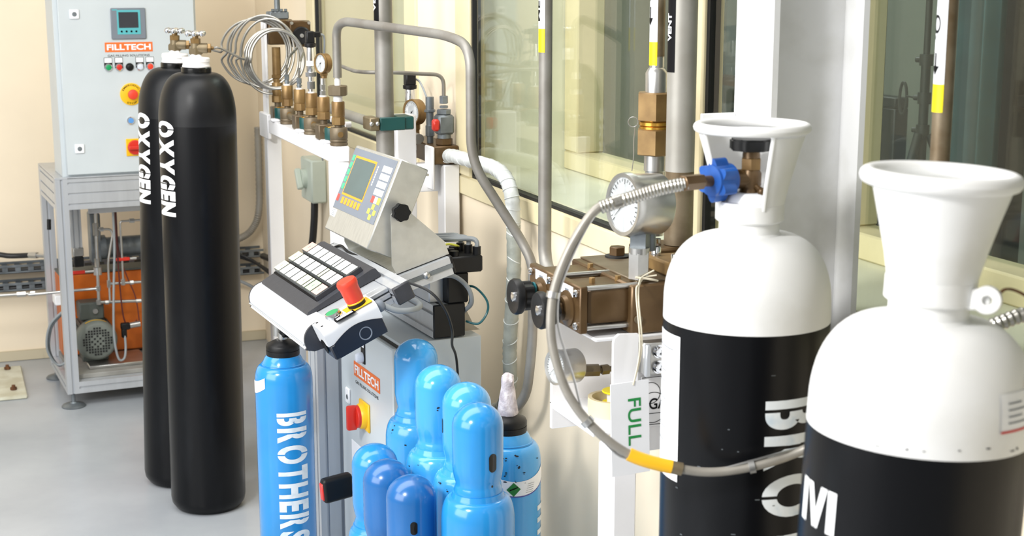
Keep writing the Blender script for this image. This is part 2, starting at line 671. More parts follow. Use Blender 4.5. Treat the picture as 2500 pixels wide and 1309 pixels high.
def window(n, y0, y1, mull, back):
    """front glazing in the wall face plus a second glazing on the far side of the deep reveal"""
    root = bpy.data.objects.new('window_%d' % n, None)
    COL.objects.link(root)
    root.location = (XW, (y0 + y1) / 2, 1.055)
    ROOT[root.name] = Matrix.Translation(-root.location)
    root['kind'] = 'structure'
    fr = MB()
    x0, x1 = XW - 0.010, XW + 0.035
    b = 0.004
    fr.box(x0, x1, y0, y1, 1.055, 1.108, b)
    fr.box(x0, x1, y0, y1, 2.40, 2.47, b)
    edges = [(y0, y0 + 0.112), (y1 - 0.112, y1)]
    for a, c in edges:
        fr.box(x0, x1, a, c, 1.108, 2.40, b)
    for a, c in mull:
        fr.box(x0, x1, a, c, 1.108, 2.40, b)
    f = fr.build('frame', 'frame', root)
    ys = sorted([y0 + 0.112] + [v for m_ in mull for v in m_] + [y1 - 0.112])
    for i in range(0, len(ys), 2):
        a, c = ys[i], ys[i + 1]
        g = MB()
        gx0, gx1 = XW - 0.002, XW + 0.020
        g.box(gx0, gx1, a, c, 1.107, 1.116)
        g.box(gx0, gx1, a, c, 2.390, 2.401)
        g.box(gx0, gx1, a, a + 0.011, 1.116, 2.390)
        g.box(gx0, gx1, c - 0.011, c, 1.116, 2.390)
        g.build('gasket', 'gasket', root)
        MB().box(XW + 0.004, XW + 0.010, a + 0.005, c - 0.005, 1.112, 2.396).build('pane', 'glass', root)
    # reveal lining
    rv = MB()
    rv.box(XW + 0.035, XB, y0 + 0.05, y1 - 0.05, 1.108, 1.114)
    rv.box(XW + 0.035, XB, y0 + 0.05, y0 + 0.06, 1.11, 2.45)
    rv.box(XW + 0.035, XB, y1 - 0.06, y1 - 0.05, 1.11, 2.45)
    rv.build('reveal', 'reveal', root)
    # second glazing
    bf = MB()
    q0, q1 = XB - 0.02, XB + 0.06
    ya, yb = y0 + 0.06, y1 - 0.06
    bf.box(q0, q1, ya, yb, 1.114, 1.165, 0.004)
    bf.box(q0, q1, ya, yb, 2.38, 2.45, 0.004)
    bf.box(q0, q1, ya, ya + 0.09, 1.165, 2.38, 0.004)
    bf.box(q0, q1, yb - 0.09, yb, 1.165, 2.38, 0.004)
    for c in back:
        bf.box(q0, q1, c - 0.04, c + 0.04, 1.165, 2.38, 0.004)
    bf.build('inner_frame', 'frame', root)
    MB().box(XB + 0.03, XB + 0.036, ya + 0.05, yb - 0.05, 1.15, 2.4).build('inner_pane', 'glass', root)
    return root


window(1, 4.136, 5.518, [], [])
window(2, -1.6, 3.777, [(2.385, 2.432), (0.9, 0.95)], [2.395, 0.7])

# things set beyond the glass
def curtain(y0, y1, label):
    pts = []
    n = int((y1 - y0) / 0.006)
    for i in range(n + 1):
        pts.append((3.4 + 0.03 * math.sin(i * 0.55), y0 + (y1 - y0) * i / n))
    poly = pts + [(x + 0.008, y) for x, y in pts[::-1]]
    tag(MB().prism(poly, 0.02, 2.5).build('curtain', 'curtain'), label, 'curtain', 'teal curtains behind the glass')


curtain(4.20, 4.42, 'teal curtain strip seen right of the far-right labelled pipe')
curtain(6.02, 6.30, 'teal curtain strip seen through the glass left of the white column')
dr = thing('door_frame', 'dark door post with crossbar in the neighbouring room at the right edge', 'door frame', (3.65, 4.0, 0))
for nm, a in (('post', (3.60, 3.68, 4.36, 4.47, 0, 2.4)), ('crossbar', (3.62, 3.67, 3.2, 4.36, 1.165, 1.21)), ('post', (3.60, 3.68, 3.1, 3.2, 0, 2.4)), ('lintel', (3.60, 3.68, 3.1, 4.47, 2.4, 2.5))):
    MB().box(*a, 0.004).build(nm, 'darkframe', dr)
dr2 = thing('partition_frame', 'low dark partition rail and posts behind glass, left of the tripod reflection', 'partition', (3.2, 5.0, 0))
for nm, a in (('post', (3.17, 3.23, 4.46, 4.57, 0, 1.165)), ('rail', (3.17, 3.23, 4.46, 6.0, 1.165, 1.205)), ('post', (3.17, 3.23, 5.9, 6.0, 0, 1.165))):
    MB().box(*a, 0.004).build(nm, 'darkframe', dr2)
tx, ty = 2.6, 3.52
tp = thing('tripod_reflection', 'thin dark tripod standing in for a reflection in the right window', 'tripod', (tx, ty, 0))  # solid stand-in for a tripod reflected in the glass
MB().cyl((tx, ty, 0.75), (tx, ty, 1.40), 0.0135).build('lower_tube', 'tripod', tp)
MB().cyl((tx, ty, 1.38), (tx, ty, 1.95), 0.0095).build('upper_tube', 'tripod', tp)
for z in (1.20, 1.292, 1.40):
    k = MB()
    k.cyl((tx, ty, z - 0.016), (tx, ty, z + 0.016), 0.019)
    k.cyl((tx, ty, z), (tx - 0.012, ty + 0.03, z), 0.008)
    k.build('clamp', 'tripod', tp)
for i in range(3):
    a = rad(80 + 120 * i)
    MB().cyl((tx + 0.02 * math.cos(a), ty + 0.02 * math.sin(a), 1.19), (tx + 0.50 * math.cos(a), ty + 0.50 * math.sin(a), 0.005), 0.013, 0.010).build('leg', 'tripod', tp)
lp = MB()
lp.tube(spline([(tx, ty + 0.10 + 0.017 * math.cos(a), 1.284 + 0.046 * math.sin(a)) for a in [i * math.pi / 5 for i in range(10)]], 5, True), 0.0045, 8, True)
lp.cyl((tx, ty + 0.084, 1.292), (tx - 0.012, ty + 0.03, 1.292), 0.003)
lp.build('cable_loop', 'tripod', tp)

# ------------------------------------------------------------------ white I-beam column
cm = MB()
ib = [(1.120, 1.877), (1.130, 1.877), (1.130, 1.926), (1.272, 1.926), (1.272, 1.877), (1.282, 1.877), (1.282, 1.985), (1.272, 1.985), (1.272, 1.935), (1.130, 1.935), (1.130, 1.985), (1.120, 1.985)]
cm.prism(ib, 0, 3.2)
col = thing('steel_column', 'white painted steel I-beam column behind the white-shouldered cylinders', 'column', (1.2, 1.93, 0))
cm.build('beam', 'whitecol', col)
bp_ = MB().box(1.06, 1.285, 1.83, 2.03, 0, 0.012, 0.002)
bp_.build('base_plate', 'whitecol', col)
lug = MB()
lug.box(1.062, 1.12, 1.979, 1.985, 1.413, 1.430, 0.001)
lug.cyl((1.085, 1.974, 1.421), (1.085, 1.990, 1.421), 0.004)
lug.build('lug', 'whitecol', col)


# ------------------------------------------------------------------ large gas cylinders
def arc(r0, z0, r1, z1, n=10, p=1.0):
    """elliptic quarter from (r0,z0) vertical tangent to (r1,z1) horizontal tangent"""
    out = []
    for i in range(n + 1):
        t = math.pi / 2 * i / n
        out.append((r1 + (r0 - r1) * math.cos(t) ** p, z0 + (z1 - z0) * math.sin(t) ** p))
    return out


def lean(t, deg):
    """tip a standing cylinder a little to the right about its foot"""
    ax = Vector((0, 0, 1)).cross(Vector((0.934, -0.356, 0)))
    q = Matrix.Rotation(rad(deg), 4, ax)
    t.rotation_euler = q.to_euler()
    return Matrix.Translation(t.location) @ q @ Matrix.Translation(-t.location)


def black_oxygen(x, y, label, textang, tip):
    t = thing('oxygen_cylinder', label, 'gas cylinder', (x, y, 0), group='tall black oxygen cylinders')
    R = 0.1145
    m = T(x, y)
    b = MB()
    b.lathe([(0, 0.012), (R - 0.035, 0.0), (R - 0.014, 0.006), (R - 0.003, 0.022), (R, 0.04), (R, 1.20)], 56, m)
    b.build('body', 'blackcyl', t)
    s = MB()
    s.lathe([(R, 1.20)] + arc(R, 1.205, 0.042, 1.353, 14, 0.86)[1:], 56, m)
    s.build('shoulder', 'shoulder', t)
    MB().lathe([(0.0435, 1.345), (0.0445, 1.349), (0.0445, 1.366), (0.042, 1.369)], 40, m).build('neck_ring', 'blackneck', t)
    c = MB().lathe([(0.0405, 1.369), (0.0405, 1.374), (0.039, 1.375), (0.039, 1.383), (0.0405, 1.384), (0.0405, 1.394), (0.038, 1.397),
                    (0.018, 1.399), (0.013, 1.406), (0, 1.407)], 40, m)
    c.build('collar', 'white', t)
    ex = Vector((math.cos(rad(-12)), math.sin(rad(-12)), 0))     # outlet direction
    ey = Vector((-ex.y, ex.x, 0))
    o = Vector((x, y, 0))

    def at(a, z, b_=0):
        return o + ex * a + ey * b_ + Vector((0, 0, z))
    v = MB()
    fr_ = frame(at(0, 1.404), (0, 0, 1), ex)
    v.lathe([(0.015, 0), (0.020, 0.003), (0.020, 0.018), (0.016, 0.023)], 4, fr_)
    v.cyl(at(0, 1.42), at(0, 1.438), 0.0145)
    v.cyl(at(0.004, 1.424), at(0.034, 1.424), 0.0150)
    v.build('valve_body', 'oldmetal', t)
    g = MB()
    g.hexa(at(0, 1.437), at(0, 1.453), 0.0150)
    g.cyl(at(0, 1.453), at(0, 1.462), 0.009)
    g.build('gland_nut', 'brass', t)
    n_ = MB().hexa(at(0.034, 1.424), at(0.045, 1.424), 0.0150)
    n_.cyl(at(0.045, 1.424), at(0.053, 1.424), 0.006, 0.004)
    n_.build('outlet_nut', 'brass', t)
    h = MB()
    for i in range(6):
        a = math.pi / 3 * i + 0.2
        h.ball(at(0, 1.467) + Vector((math.cos(a), math.sin(a), 0)) * 0.024, 0.0092, 6)
        h.cyl(at(0, 1.467), at(0, 1.467) + Vector((math.cos(a), math.sin(a), 0)) * 0.024, 0.0075, 0.0065, 8)
    h.lathe([(0.016, -0.005), (0.019, 0), (0.016, 0.005), (0.006, 0.008)], 20, T(x, y, 1.467))
    h.build('handwheel', 'chrome', t)
    tx_ = MB()
    wrap(tx_, text2d('OXYGEN', 0.282, 0.084, 0.06, {'O': [0.5], 'G': [0.6], 'Y': []}, 0.07), x, y, R, textang, 1.215, 'cw')
    tx_.build('stencil_lettering', 'stencilw', t)
    return lean(t, tip) @ at(0.053, 1.424)


a1 = facing(0.68, 4.46)
out_b = black_oxygen(0.68, 4.46, 'front black oxygen cylinder, fully visible, with white stencilled lettering', a1 + rad(-80), 0.7)
a2 = facing(0.632, 4.735)
out_a = black_oxygen(0.632, 4.735, 'rear black oxygen cylinder half hidden behind the front one', a2 + rad(-86), 1.8)


def white_shoulder(x, y, label, open0, open1, rim=0.0068):
    t = thing('medical_oxygen_cylinder', label, 'gas cylinder', (x, y, 0), group='large black cylinders with white shoulders')
    R = 0.1145
    m = T(x, y)
    MB().lathe([(0, 0.012), (R - 0.035, 0), (R - 0.012, 0.008), (R, 0.035), (R, 1.172)], 64, m).build('body', 'blackcyl', t)
    MB().lathe([(R + 0.0002, 1.171), (R, 1.185)] + arc(R, 1.19, 0.044, 1.289, 16, 0.88)[1:] + [(0.041, 1.292), (0.041, 1.306), (0.036, 1.307)], 64, m).build('shoulder', 'whitecyl', t)
    MB().lathe([(0.042, 1.3055), (0.0465, 1.309), (0.0465, 1.331), (0.044, 1.334), (0.030, 1.334)], 48, m).build('collar', 'whitecyl', t)
    MB().torus(0.0415, 0.0011, T(x, y, 1.3065), 48, 8).build('collar_gap', 'chip', t)
    f = facing(x, y)
    g = MB()
    w0, w1 = f + open1, f + open0 + 2 * math.pi
    prof = [(0.0455, 1.328), (0.053, 1.36), (0.0625, 1.395), (0.0715, 1.425), (0.0685, 1.427), (0.060, 1.395), (0.0505, 1.36), (0.0435, 1.328), (0.0455, 1.328)]
    n = 48
    g.lathe(prof, n, m, w0, w1)
    gu = g.build('valve_guard', 'whitecyl', t)
    MB().torus(0.0725, rim, T(x, y, 1.434), 64, 14).build('guard_ring', 'whitecyl', gu)
    for a in (w0, w1):
        e = MB()
        e.tube([(x + r * math.cos(a), y + r * math.sin(a), z) for r, z in ((0.0445, 1.326), (0.0515, 1.36), (0.061, 1.395), (0.070, 1.428))], 0.0032, 8)
        e.build('guard_edge', 'whitecyl', gu)
    return t


# cylinder with the blue hand nut
x2, y2 = 1.012, 1.743
cA = white_shoulder(x2, y2, 'black cylinder with white shoulder and blue hand nut on its valve', rad(-62), rad(24))
f2 = facing(x2, y2)
R = 0.1145
pp = MB()
wrap(pp, rect2d(0.112, 0.205), x2, y2, R, f2 + rad(-105), 0.952, 'up', 0.0008)
wl = pp.build('paper_label', 'paper', cA)
pl = MB()
for i, (zz, w) in enumerate(((1.135, 0.08), (1.10, 0.05), (1.085, 0.045), (1.06, 0.05), (1.05, 0.03), (1.02, 0.05), (1.0, 0.04))):
    wrap(pl, rect2d(w * 0.7, 0.0016), x2, y2, R, f2 + rad(-85), zz, 'up', 0.0012)
pl.build('fine_print', 'greyink', wl)
st = MB()
wrap(st, text2d('BROTHERS', 0.42, 0.092, 0.045, {'B': [0.35], 'R': [0.35], 'O': [0.5]}, 0.12), x2, y2, R, f2 + rad(14), 1.083, 'cw')
st.build('stencil_lettering', 'stencil', cA)
vb = MB()
vb.lathe([(0.022, 1.334), (0.017, 1.342), (0.013, 1.352), (0.0145, 1.356), (0.0145, 1.372), (0.012, 1.376), (0.012, 1.398), (0.008, 1.412)], 24, T(x2, y2))
vb.cyl((x2, y2, 1.364), (x2 - 0.028, y2 + 0.006, 1.364), 0.0135)
vb.cyl((x2, y2, 1.362), (x2 + 0.004, y2 - 0.022, 1.350), 0.004)
vb.ball((x2 + 0.004, y2 - 0.023, 1.349), 0.006, 6)
vo = vb.build('valve', 'bronze', cA)
MB().hexa((x2, y2, 1.376), (x2, y2, 1.393), 0.0145).build('gland_nut', 'brass', vo)
kb = knob(MB(), (x2, y2, 1.403), (0, 0, 1), 0.0305, 0.016, 8, 0.003)
kb.build('black_handwheel', 'black', vo)
wraps = MB()
wraps.lathe([(0.034, 1.333), (0.031, 1.342), (0.026, 1.346)], 24, T(x2, y2))
wraps.build('paper_seal', 'paper', cA)

# nearest cylinder
x3, y3 = 0.886, 1.254
cB = white_shoulder(x3, y3, 'nearest black cylinder with white shoulder at the right edge, stencilled M', rad(-205), rad(-66), 0.0088)
f3 = facing(x3, y3)
h_ = 0.046
glyph_m = [[(0, 0), (0.012, 0), (0.012, h_), (0, h_)], [(0.0135, h_), (0.0235, h_), (0.0305, 0.45 * h_), (0.0305, 0), (0.0265, 0)],
           [(0.032, 0.45 * h_), (0.039, h_), (0.049, h_), (0.036, 0), (0.032, 0)], [(0.0505, 0), (0.0625, 0), (0.0625, h_), (0.0505, h_)]]
mm_ = MB()
for g_ in glyph_m:
    wrap(mm_, ([Vector(p) for p in g_], [list(range(len(g_)))]), x3, y3, R, f3 + rad(-72), 1.070, 'up')
mm_.build('stencil_lettering', 'stencilw', cB)
lg = MB()
d3 = f3 + rad(62)
c3 = Vector((x3 + 0.052 * math.cos(d3), y3 + 0.052 * math.sin(d3), 1.318))
nd = Vector((math.cos(f3 + rad(-10)), math.sin(f3 + rad(-10)), 0.1))
lg.lathe([(0.005, -0.006), (0.0135, -0.006), (0.0145, -0.004), (0.0145, 0.004), (0.0135, 0.006), (0.005, 0.006), (0.005, -0.006)], 28, frame(c3 + Vector((0.010 * math.cos(d3), 0.010 * math.sin(d3), 0)), nd), caps=False)
lg.box(-0.012, 0.012, -0.012, 0.010, -0.004, 0.004, 0.002, frame(c3, nd))
lg.build('eyelet', 'whitecyl', cB)
lb = MB()
# shoulder label follows the dome
sp = arc(R, 1.19, 0.044, 1.289, 16, 0.88)


def dome_r(z):
    if z <= 1.19:
        return R
    for (r0, z0), (r1, z1) in zip(sp, sp[1:]):
        if z0 <= z <= z1:
            return r0 + (r1 - r0) * (z - z0) / (z1 - z0)
    return 0.044


def dome_patch(mb, cx, cy, a0, a1, z0, z1, lift=0.0008, n=12, k=6):
    vs, fs = [], []
    for j in range(k + 1):
        z = z0 + (z1 - z0) * j / k
        for i in range(n + 1):
            a = a0 + (a1 - a0) * i / n
            r = dome_r(z) + lift
            vs.append((cx + r * math.cos(a), cy + r * math.sin(a), z + lift * 0.6))
    for j in range(k):
        for i in range(n):
            p = j * (n + 1) + i
            fs.append([p, p + 1, p + n + 2, p + n + 1])
    mb.add(vs, fs)
    return mb


lbl = dome_patch(MB(), x3, y3, f3 + rad(41), f3 + rad(82), 1.196, 1.235).build('shoulder_label', 'paper', cB)
dome_patch(MB(), x3, y3, f3 + rad(41), f3 + rad(86), 1.196, 1.1985, 0.0014).build('red_band', 'redline', lbl)
dome_patch(MB(), x3, y3, f3 + rad(64), f3 + rad(84), 1.215, 1.241, 0.0014).build('yellow_mark', 'yellow', lbl)
fp = MB()
for i in range(4):
    dome_patch(fp, x3, y3, f3 + rad(46), f3 + rad(60 - 3 * (i % 2)), 1.205 + i * 0.0065, 1.2065 + i * 0.0065, 0.0014, 6, 1)
fp.build('fine_print', 'greyink', lbl)
ch = MB()
for i in range(9):
    a = f3 + rad(-20 + i * 13 + random.uniform(-5, 5))
    z = 1.179 + random.uniform(-0.003, 0.004)
    wrap(ch, rect2d(random.uniform(0.002, 0.007), random.uniform(0.0008, 0.0025)), x3, y3, R, a, z, 'up', 0.0007)
ch.build('paint_chips', 'chip', cB)['kind'] = 'stuff'
ch = MB()
for i in range(14):
    a = f3 * 0 + f2 + rad(random.uniform(-60, 60))
    z = random.uniform(0.8, 1.12)
    wrap(ch, rect2d(random.uniform(0.002, 0.007), random.uniform(0.0006, 0.0016)), x2, y2, R, a, z, 'up', 0.0007)
ch.build('paint_scuffs', 'galv', cA)['kind'] = 'stuff'
# chain-like wire hooked in the eyelet
lean(cB, 2.2)
c3 = c3 + Vector((0.046, -0.018, 0))
wi = MB().tube(spline([c3 + Vector((0.014, -0.01, -0.004)), c3 + Vector((0.03, -0.006, 0.006)), c3 + Vector((0.06, 0.0, -0.004)), c3 + Vector((0.10, 0.0, -0.03)), c3 + Vector((0.13, 0.01, -0.09))], 6), 0.0016, 6)
tag(wi.build('wire', 'rust'), 'thin brown wire tied to the eyelet of the nearest cylinder', 'wire')


# ------------------------------------------------------------------ blue cylinders
def oval(mb, cx, cy, R, ang, z, w, h, lift=0.0008):
    V = []
    n = 24
    for i in range(n):
        a = 2 * math.pi * i / n
        x = math.cos(a) * w / 2
        y = math.sin(a) * w / 2 + (h - w) / 2 * (1 if math.sin(a) >= 0 else -1)
        V.append(Vector((x, y)))
    V.append(Vector((0, 0)))
    F = [[i, (i + 1) % n, n] for i in range(n)]
    return wrap(mb, (V, F), cx, cy, R, ang, z, 'up', lift)


def chips(t, x, y, R, z0, z1, n, seed, rfun=None, a0=-70, a1=80):
    r_ = random.Random(seed)
    mb = MB()
    f = facing(x, y)
    for i in range(n):
        ca, cz = f + rad(r_.uniform(a0, a1)), r_.uniform(z0, z1)
        for q in range(r_.randint(1, 4)):
            k = r_.randint(5, 7)
            a, z = ca + r_.uniform(-0.05, 0.05), cz + r_.uniform(-0.004, 0.004)
            s = r_.uniform(0.0008, 0.0028)
            V = [Vector((math.cos(2 * math.pi * j / k) * s * r_.uniform(0.5, 1.7), math.sin(2 * math.pi * j / k) * s * r_.uniform(0.4, 1))) for j in range(k)]
            rr = (rfun(z) if rfun else R)
            out = [(x + (rr + 0.0009) * math.cos(a + v.x / rr), y + (rr + 0.0009) * math.sin(a + v.x / rr), z + v.y + 0.0004) for v in V]
            if rfun:
                out = []
                for v in V:
                    rz = rfun(z + v.y) + 0.0009
                    out.append((x + rz * math.cos(a + v.x / rr), y + rz * math.sin(a + v.x / rr), z + v.y))
            mb.add(out, [list(range(k))])
    mb.build('paint_chips', 'chip', t)['kind'] = 'stuff'


def interp(prof):
    P = sorted([(z, r) for r, z in prof])

    def f(z):
        for (z0, r0), (z1, r1) in zip(P, P[1:]):
            if z0 <= z <= z1 and z1 > z0:
                return r0 + (r1 - r0) * (z - z0) / (z1 - z0)
        return P[0][1] if z < P[0][0] else P[-1][1]
    return f


def capped(x, y, top, R, capr, caph, label, paint, slot=None, nchip=8, seed=1, group='blue cylinders with domed caps'):
    t = thing('blue_gas_cylinder', label, 'gas cylinder', (x, y, 0), group=group)
    zb = top - caph
    m = T(x, y)
    neck = capr * 0.93
    body = [(0, 0.008), (R - 0.025, 0), (R - 0.008, 0.006), (R, 0.025), (R, zb - 0.062)] + arc(R, zb - 0.060, neck + 0.006, zb - 0.010, 8, 0.9)[1:] + \
           [(neck + 0.004, zb - 0.004), (neck + 0.003, zb), (0.02, zb + 0.001)]
    MB().lathe(body, 48, m).build('body', paint, t)
    cap = [(neck, zb - 0.002), (neck + 0.001, zb + 0.004), (neck - 0.002, zb + 0.012), (neck - 0.003, zb + 0.018), (neck + 0.0005, zb + 0.03), (capr - 0.001, zb + 0.042), (capr, zb + 0.052), (capr, top - capr * 0.92)]
    for i in range(1, 11):
        a = math.pi / 2 * i / 10
        cap.append((max(0.0, capr * math.cos(a)) if i < 10 else 0, top - capr * 0.92 + capr * 0.92 * math.sin(a)))
    c = MB().lathe(cap, 48, m).build('valve_cap', paint, t)
    sr = MB().torus(neck + 0.0062, 0.0012, T(x, y, zb - 0.0105), 40, 8)
    sr.build('neck_seam', paint, t)
    if slot:
        for (ang, dz, w, h) in slot:
            oval(MB(), x, y, capr, facing(x, y) + rad(ang), top - dz, w, h).build('vent_slot', 'blackneck', c)
    if nchip:
        chips(t, x, y, R, zb - 0.058, zb - 0.012, nchip, seed, interp(body[4:-2]))
        chips(t, x, y, capr, zb + 0.055, top - 0.05, 1, seed + 9)
    return t


GB = 'tall light blue cylinders with domed caps'
capped(0.93, 3.036, 0.846, 0.07, 0.0485, 0.170, 'light blue capped cylinder farthest back, against the grey control cabinet', 'bluelight', None, 6, 1, GB)
capped(0.905, 2.80, 0.848, 0.07, 0.0485, 0.172, 'light blue capped cylinder second from the back of the row', 'bluelight', [(-88, 0.085, 0.008, 0.018), (72, 0.085, 0.014, 0.03)], 5, 2, GB)
capped(0.914, 2.647, 0.850, 0.07, 0.0485, 0.172, 'light blue capped cylinder just behind the frontmost tall one', 'bluelight', [(-80, 0.085, 0.01, 0.03)], 5, 3, GB)
capped(0.886, 2.504, 0.851, 0.07, 0.0485, 0.172, 'frontmost tall blue capped cylinder with black oval slot facing forward', 'blue', [(35, 0.105, 0.017, 0.036), (33, 0.150, 0.004, 0.005)], 0, 4, GB)
GS = 'short blue cylinders with domed caps'
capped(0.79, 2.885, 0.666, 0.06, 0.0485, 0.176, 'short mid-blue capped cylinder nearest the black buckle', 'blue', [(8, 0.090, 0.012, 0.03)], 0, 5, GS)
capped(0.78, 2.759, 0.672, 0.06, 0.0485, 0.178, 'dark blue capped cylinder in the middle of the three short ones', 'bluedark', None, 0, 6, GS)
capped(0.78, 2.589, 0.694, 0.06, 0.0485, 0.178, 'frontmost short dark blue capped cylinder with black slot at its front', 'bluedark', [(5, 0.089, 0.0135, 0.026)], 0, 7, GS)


def open_blue(x, y, label, zsh, paint='blue'):
    t = thing('blue_oxygen_cylinder', label, 'gas cylinder', (x, y, 0), group='blue cylinders without caps')
    R = 0.07
    m = T(x, y)
    prof = [(0, 0.008), (R - 0.025, 0), (R - 0.008, 0.006), (R, 0.025), (R, zsh - 0.045)] + arc(R, zsh - 0.043, 0.052, zsh, 8, 0.9)[1:] + [(0.051, zsh + 0.004), (0.044, zsh + 0.018), (0.039, zsh + 0.024), (0.02, zsh + 0.025)]
    MB().lathe(prof, 48, m).build('body', paint, t)
    c = MB().lathe([(0.0395, zsh + 0.022), (0.0405, zsh + 0.026), (0.0405, zsh + 0.036), (0.039, zsh + 0.0365), (0.039, zsh + 0.0385), (0.0405, zsh + 0.039), (0.0405, zsh + 0.046), (0.038, zsh + 0.051), (0.020, zsh + 0.060), (0.012, zsh + 0.062), (0, zsh + 0.062)], 40, m)
    c.build('neck_ring', 'black', t)
    MB().torus(0.0515, 0.0016, T(x, y, zsh + 0.003), 40, 8).build('shoulder_seam', paint, t)
    return t, prof


xb, yb = 0.72, 3.453
cb_, pf = open_blue(xb, yb, 'tall blue cylinder with large white stencilled lettering under the keyboard tray', 0.706)
fb = facing(xb, yb)
s_ = MB()
wrap(s_, text2d('BROTHERS', 0.328, 0.078, 0.045, {'B': [0.35], 'R': [0.35], 'O': [0.5]}, 0.12), xb, yb, 0.07, fb + rad(-17), 0.600, 'cw')
s_.build('stencil_lettering', 'stencil', cb_)
pb = MB()
n = 10
vs, fs = [], []
for i in range(n + 1):
    a = fb + rad(-86 + 46 * i / n)
    c0 = 0.652 - 0.018 * math.sin(math.pi * (i / n) * 0.5 + 1.2) + 0.016
    vs += [(xb + 0.0707 * math.cos(a), yb + 0.0707 * math.sin(a), c0 - 0.012 + 0.010 * i / n), (xb + 0.0707 * math.cos(a), yb + 0.0707 * math.sin(a), c0 + 0.020 + 0.004 * i / n)]
fs = [[2 * i, 2 * i + 2, 2 * i + 3, 2 * i + 1] for i in range(n)]
pb.add(vs, fs)
pb.build('curved_label', 'paper', cb_)
vk = MB()
vk.cyl((xb, yb, 0.766), (xb, yb, 0.785), 0.011)
vk.cyl((xb - 0.005, yb + 0.03, 0.770), (xb - 0.005, yb + 0.03, 0.815), 0.012)
vk.build('valve', 'steel', cb_)
knob(MB(), (xb + 0.004, yb - 0.012, 0.784), (0.2, -0.6, 0.7), 0.016, 0.016, 6).build('valve_knob', 'black', cb_)
MB().cyl((xb + 0.007, yb - 0.021, 0.7955), (xb + 0.0075, yb - 0.0225, 0.797), 0.007).build('knob_insert', 'redlight', cb_)

xr, yr = 1.052, 2.783
cr, pfr = open_blue(xr, yr, 'blue cylinder with green diamond label and wrapped valve beside the wall', 0.672, 'bluelight')
frr = facing(xr, yr)
lab = MB()


def band(mb, x, y, R, a0, a1, z0, z1, sag, lift=0.0008, n=16):
    vs = []
    for i in range(n + 1):
        t = i / n
        a = a0 + (a1 - a0) * t
        d = sag * (2 * t - 1) ** 2
        for z in (z0 + d, z1 + d):
            vs.append((x + (R + lift) * math.cos(a), y + (R + lift) * math.sin(a), z))
    return mb.add(vs, [[2 * i, 2 * i + 2, 2 * i + 3, 2 * i + 1] for i in range(n)])


L_ = band(lab, xr, yr, 0.07, frr + rad(-40), frr + rad(84), 0.574, 0.606, 0.022).build('curved_label', 'paper', cr)
band(MB(), xr, yr, 0.07, frr + rad(-40), frr + rad(84), 0.572, 0.5745, 0.022, 0.0011).build('purple_edge', 'purple', L_)
dm = MB()
wrap(dm, ([Vector((0, -0.015)), Vector((0.015, 0)), Vector((0, 0.015)), Vector((-0.015, 0))], [[0, 1, 2, 3]]), xr, yr, 0.07, frr + rad(10), 0.590, 'up', 0.0014)
dm.build('green_diamond', 'diamond', L_)
dp = MB()
wrap(dp, ([Vector((-0.009, -0.003)), Vector((0.008, 0.003)), Vector((0.009, 0.006)), Vector((-0.008, 0.0))], [[0, 1, 2, 3]]), xr, yr, 0.07, frr + rad(10), 0.590, 'up', 0.0018)
dp.build('pictogram', 'ink', L_)
fp = MB()
for i in range(5):
    wrap(fp, rect2d(0.018, 0.0008), xr, yr, 0.07, frr + rad(32 + i), 0.580 + i * 0.0045, 'up', 0.0014)
fp.build('fine_print', 'greyink', L_)
bars = MB()
for i in range(7):
    wrap(bars, rect2d(0.045, 0.011), xr, yr, 0.07, frr + rad(62), 0.530 - i * 0.027, 'up')
bars.build('stencil_bars', 'stencil', cr)
chips(cr, xr, yr, 0.07, 0.62, 0.668, 5, 21, interp(pfr[4:-3]), -20, 70)
chips(cr, xr, yr, 0.07, 0.60, 0.625, 4, 22, None, -20, 30)
wv = MB()
prof = [(0.019, 0.730), (0.021, 0.736), (0.0205, 0.75), (0.018, 0.768), (0.0145, 0.785), (0.0125, 0.795), (0.0145, 0.806), (0.0115, 0.816), (0.006, 0.822), (0, 0.823)]
wv.lathe(prof, 28, T(xr, yr))
wv.v = [Vector((v.x + 0.0035 * noise.noise(v * 90), v.y + 0.0035 * noise.noise(v * 90 + Vector((9, 0, 0))), v.z + 0.003 * noise.noise(v * 70 + Vector((0, 7, 0))))) for v in wv.v]
wv.build('wrapped_valve', 'foil', cr)

# ================================================================== compressor unit on the left
UR = rad(3.5)
U = thing('gas_compressor_unit', 'aluminium framed compressor skid with orange housing under grey cabinet', 'compressor', (0.352, 5.707, 0), UR)
UM = Matrix.Translation((0.352, 5.707, 0)) @ Matrix.Rotation(UR, 4, 'Z')
UW, UD = 0.60, 0.50
P45 = slots(0.045, 0.045, 1, 1, 0.009, 0.006)


def ubar(p0, p1, poly, nm='rail', xdir=None, par=None):
    p0, p1 = Vector(p0), Vector(p1)
    b = MB().prism(poly, 0, (p1 - p0).length, frame(p0, p1 - p0, xdir))
    return b.build(nm, 'alu', par or U, local=True)


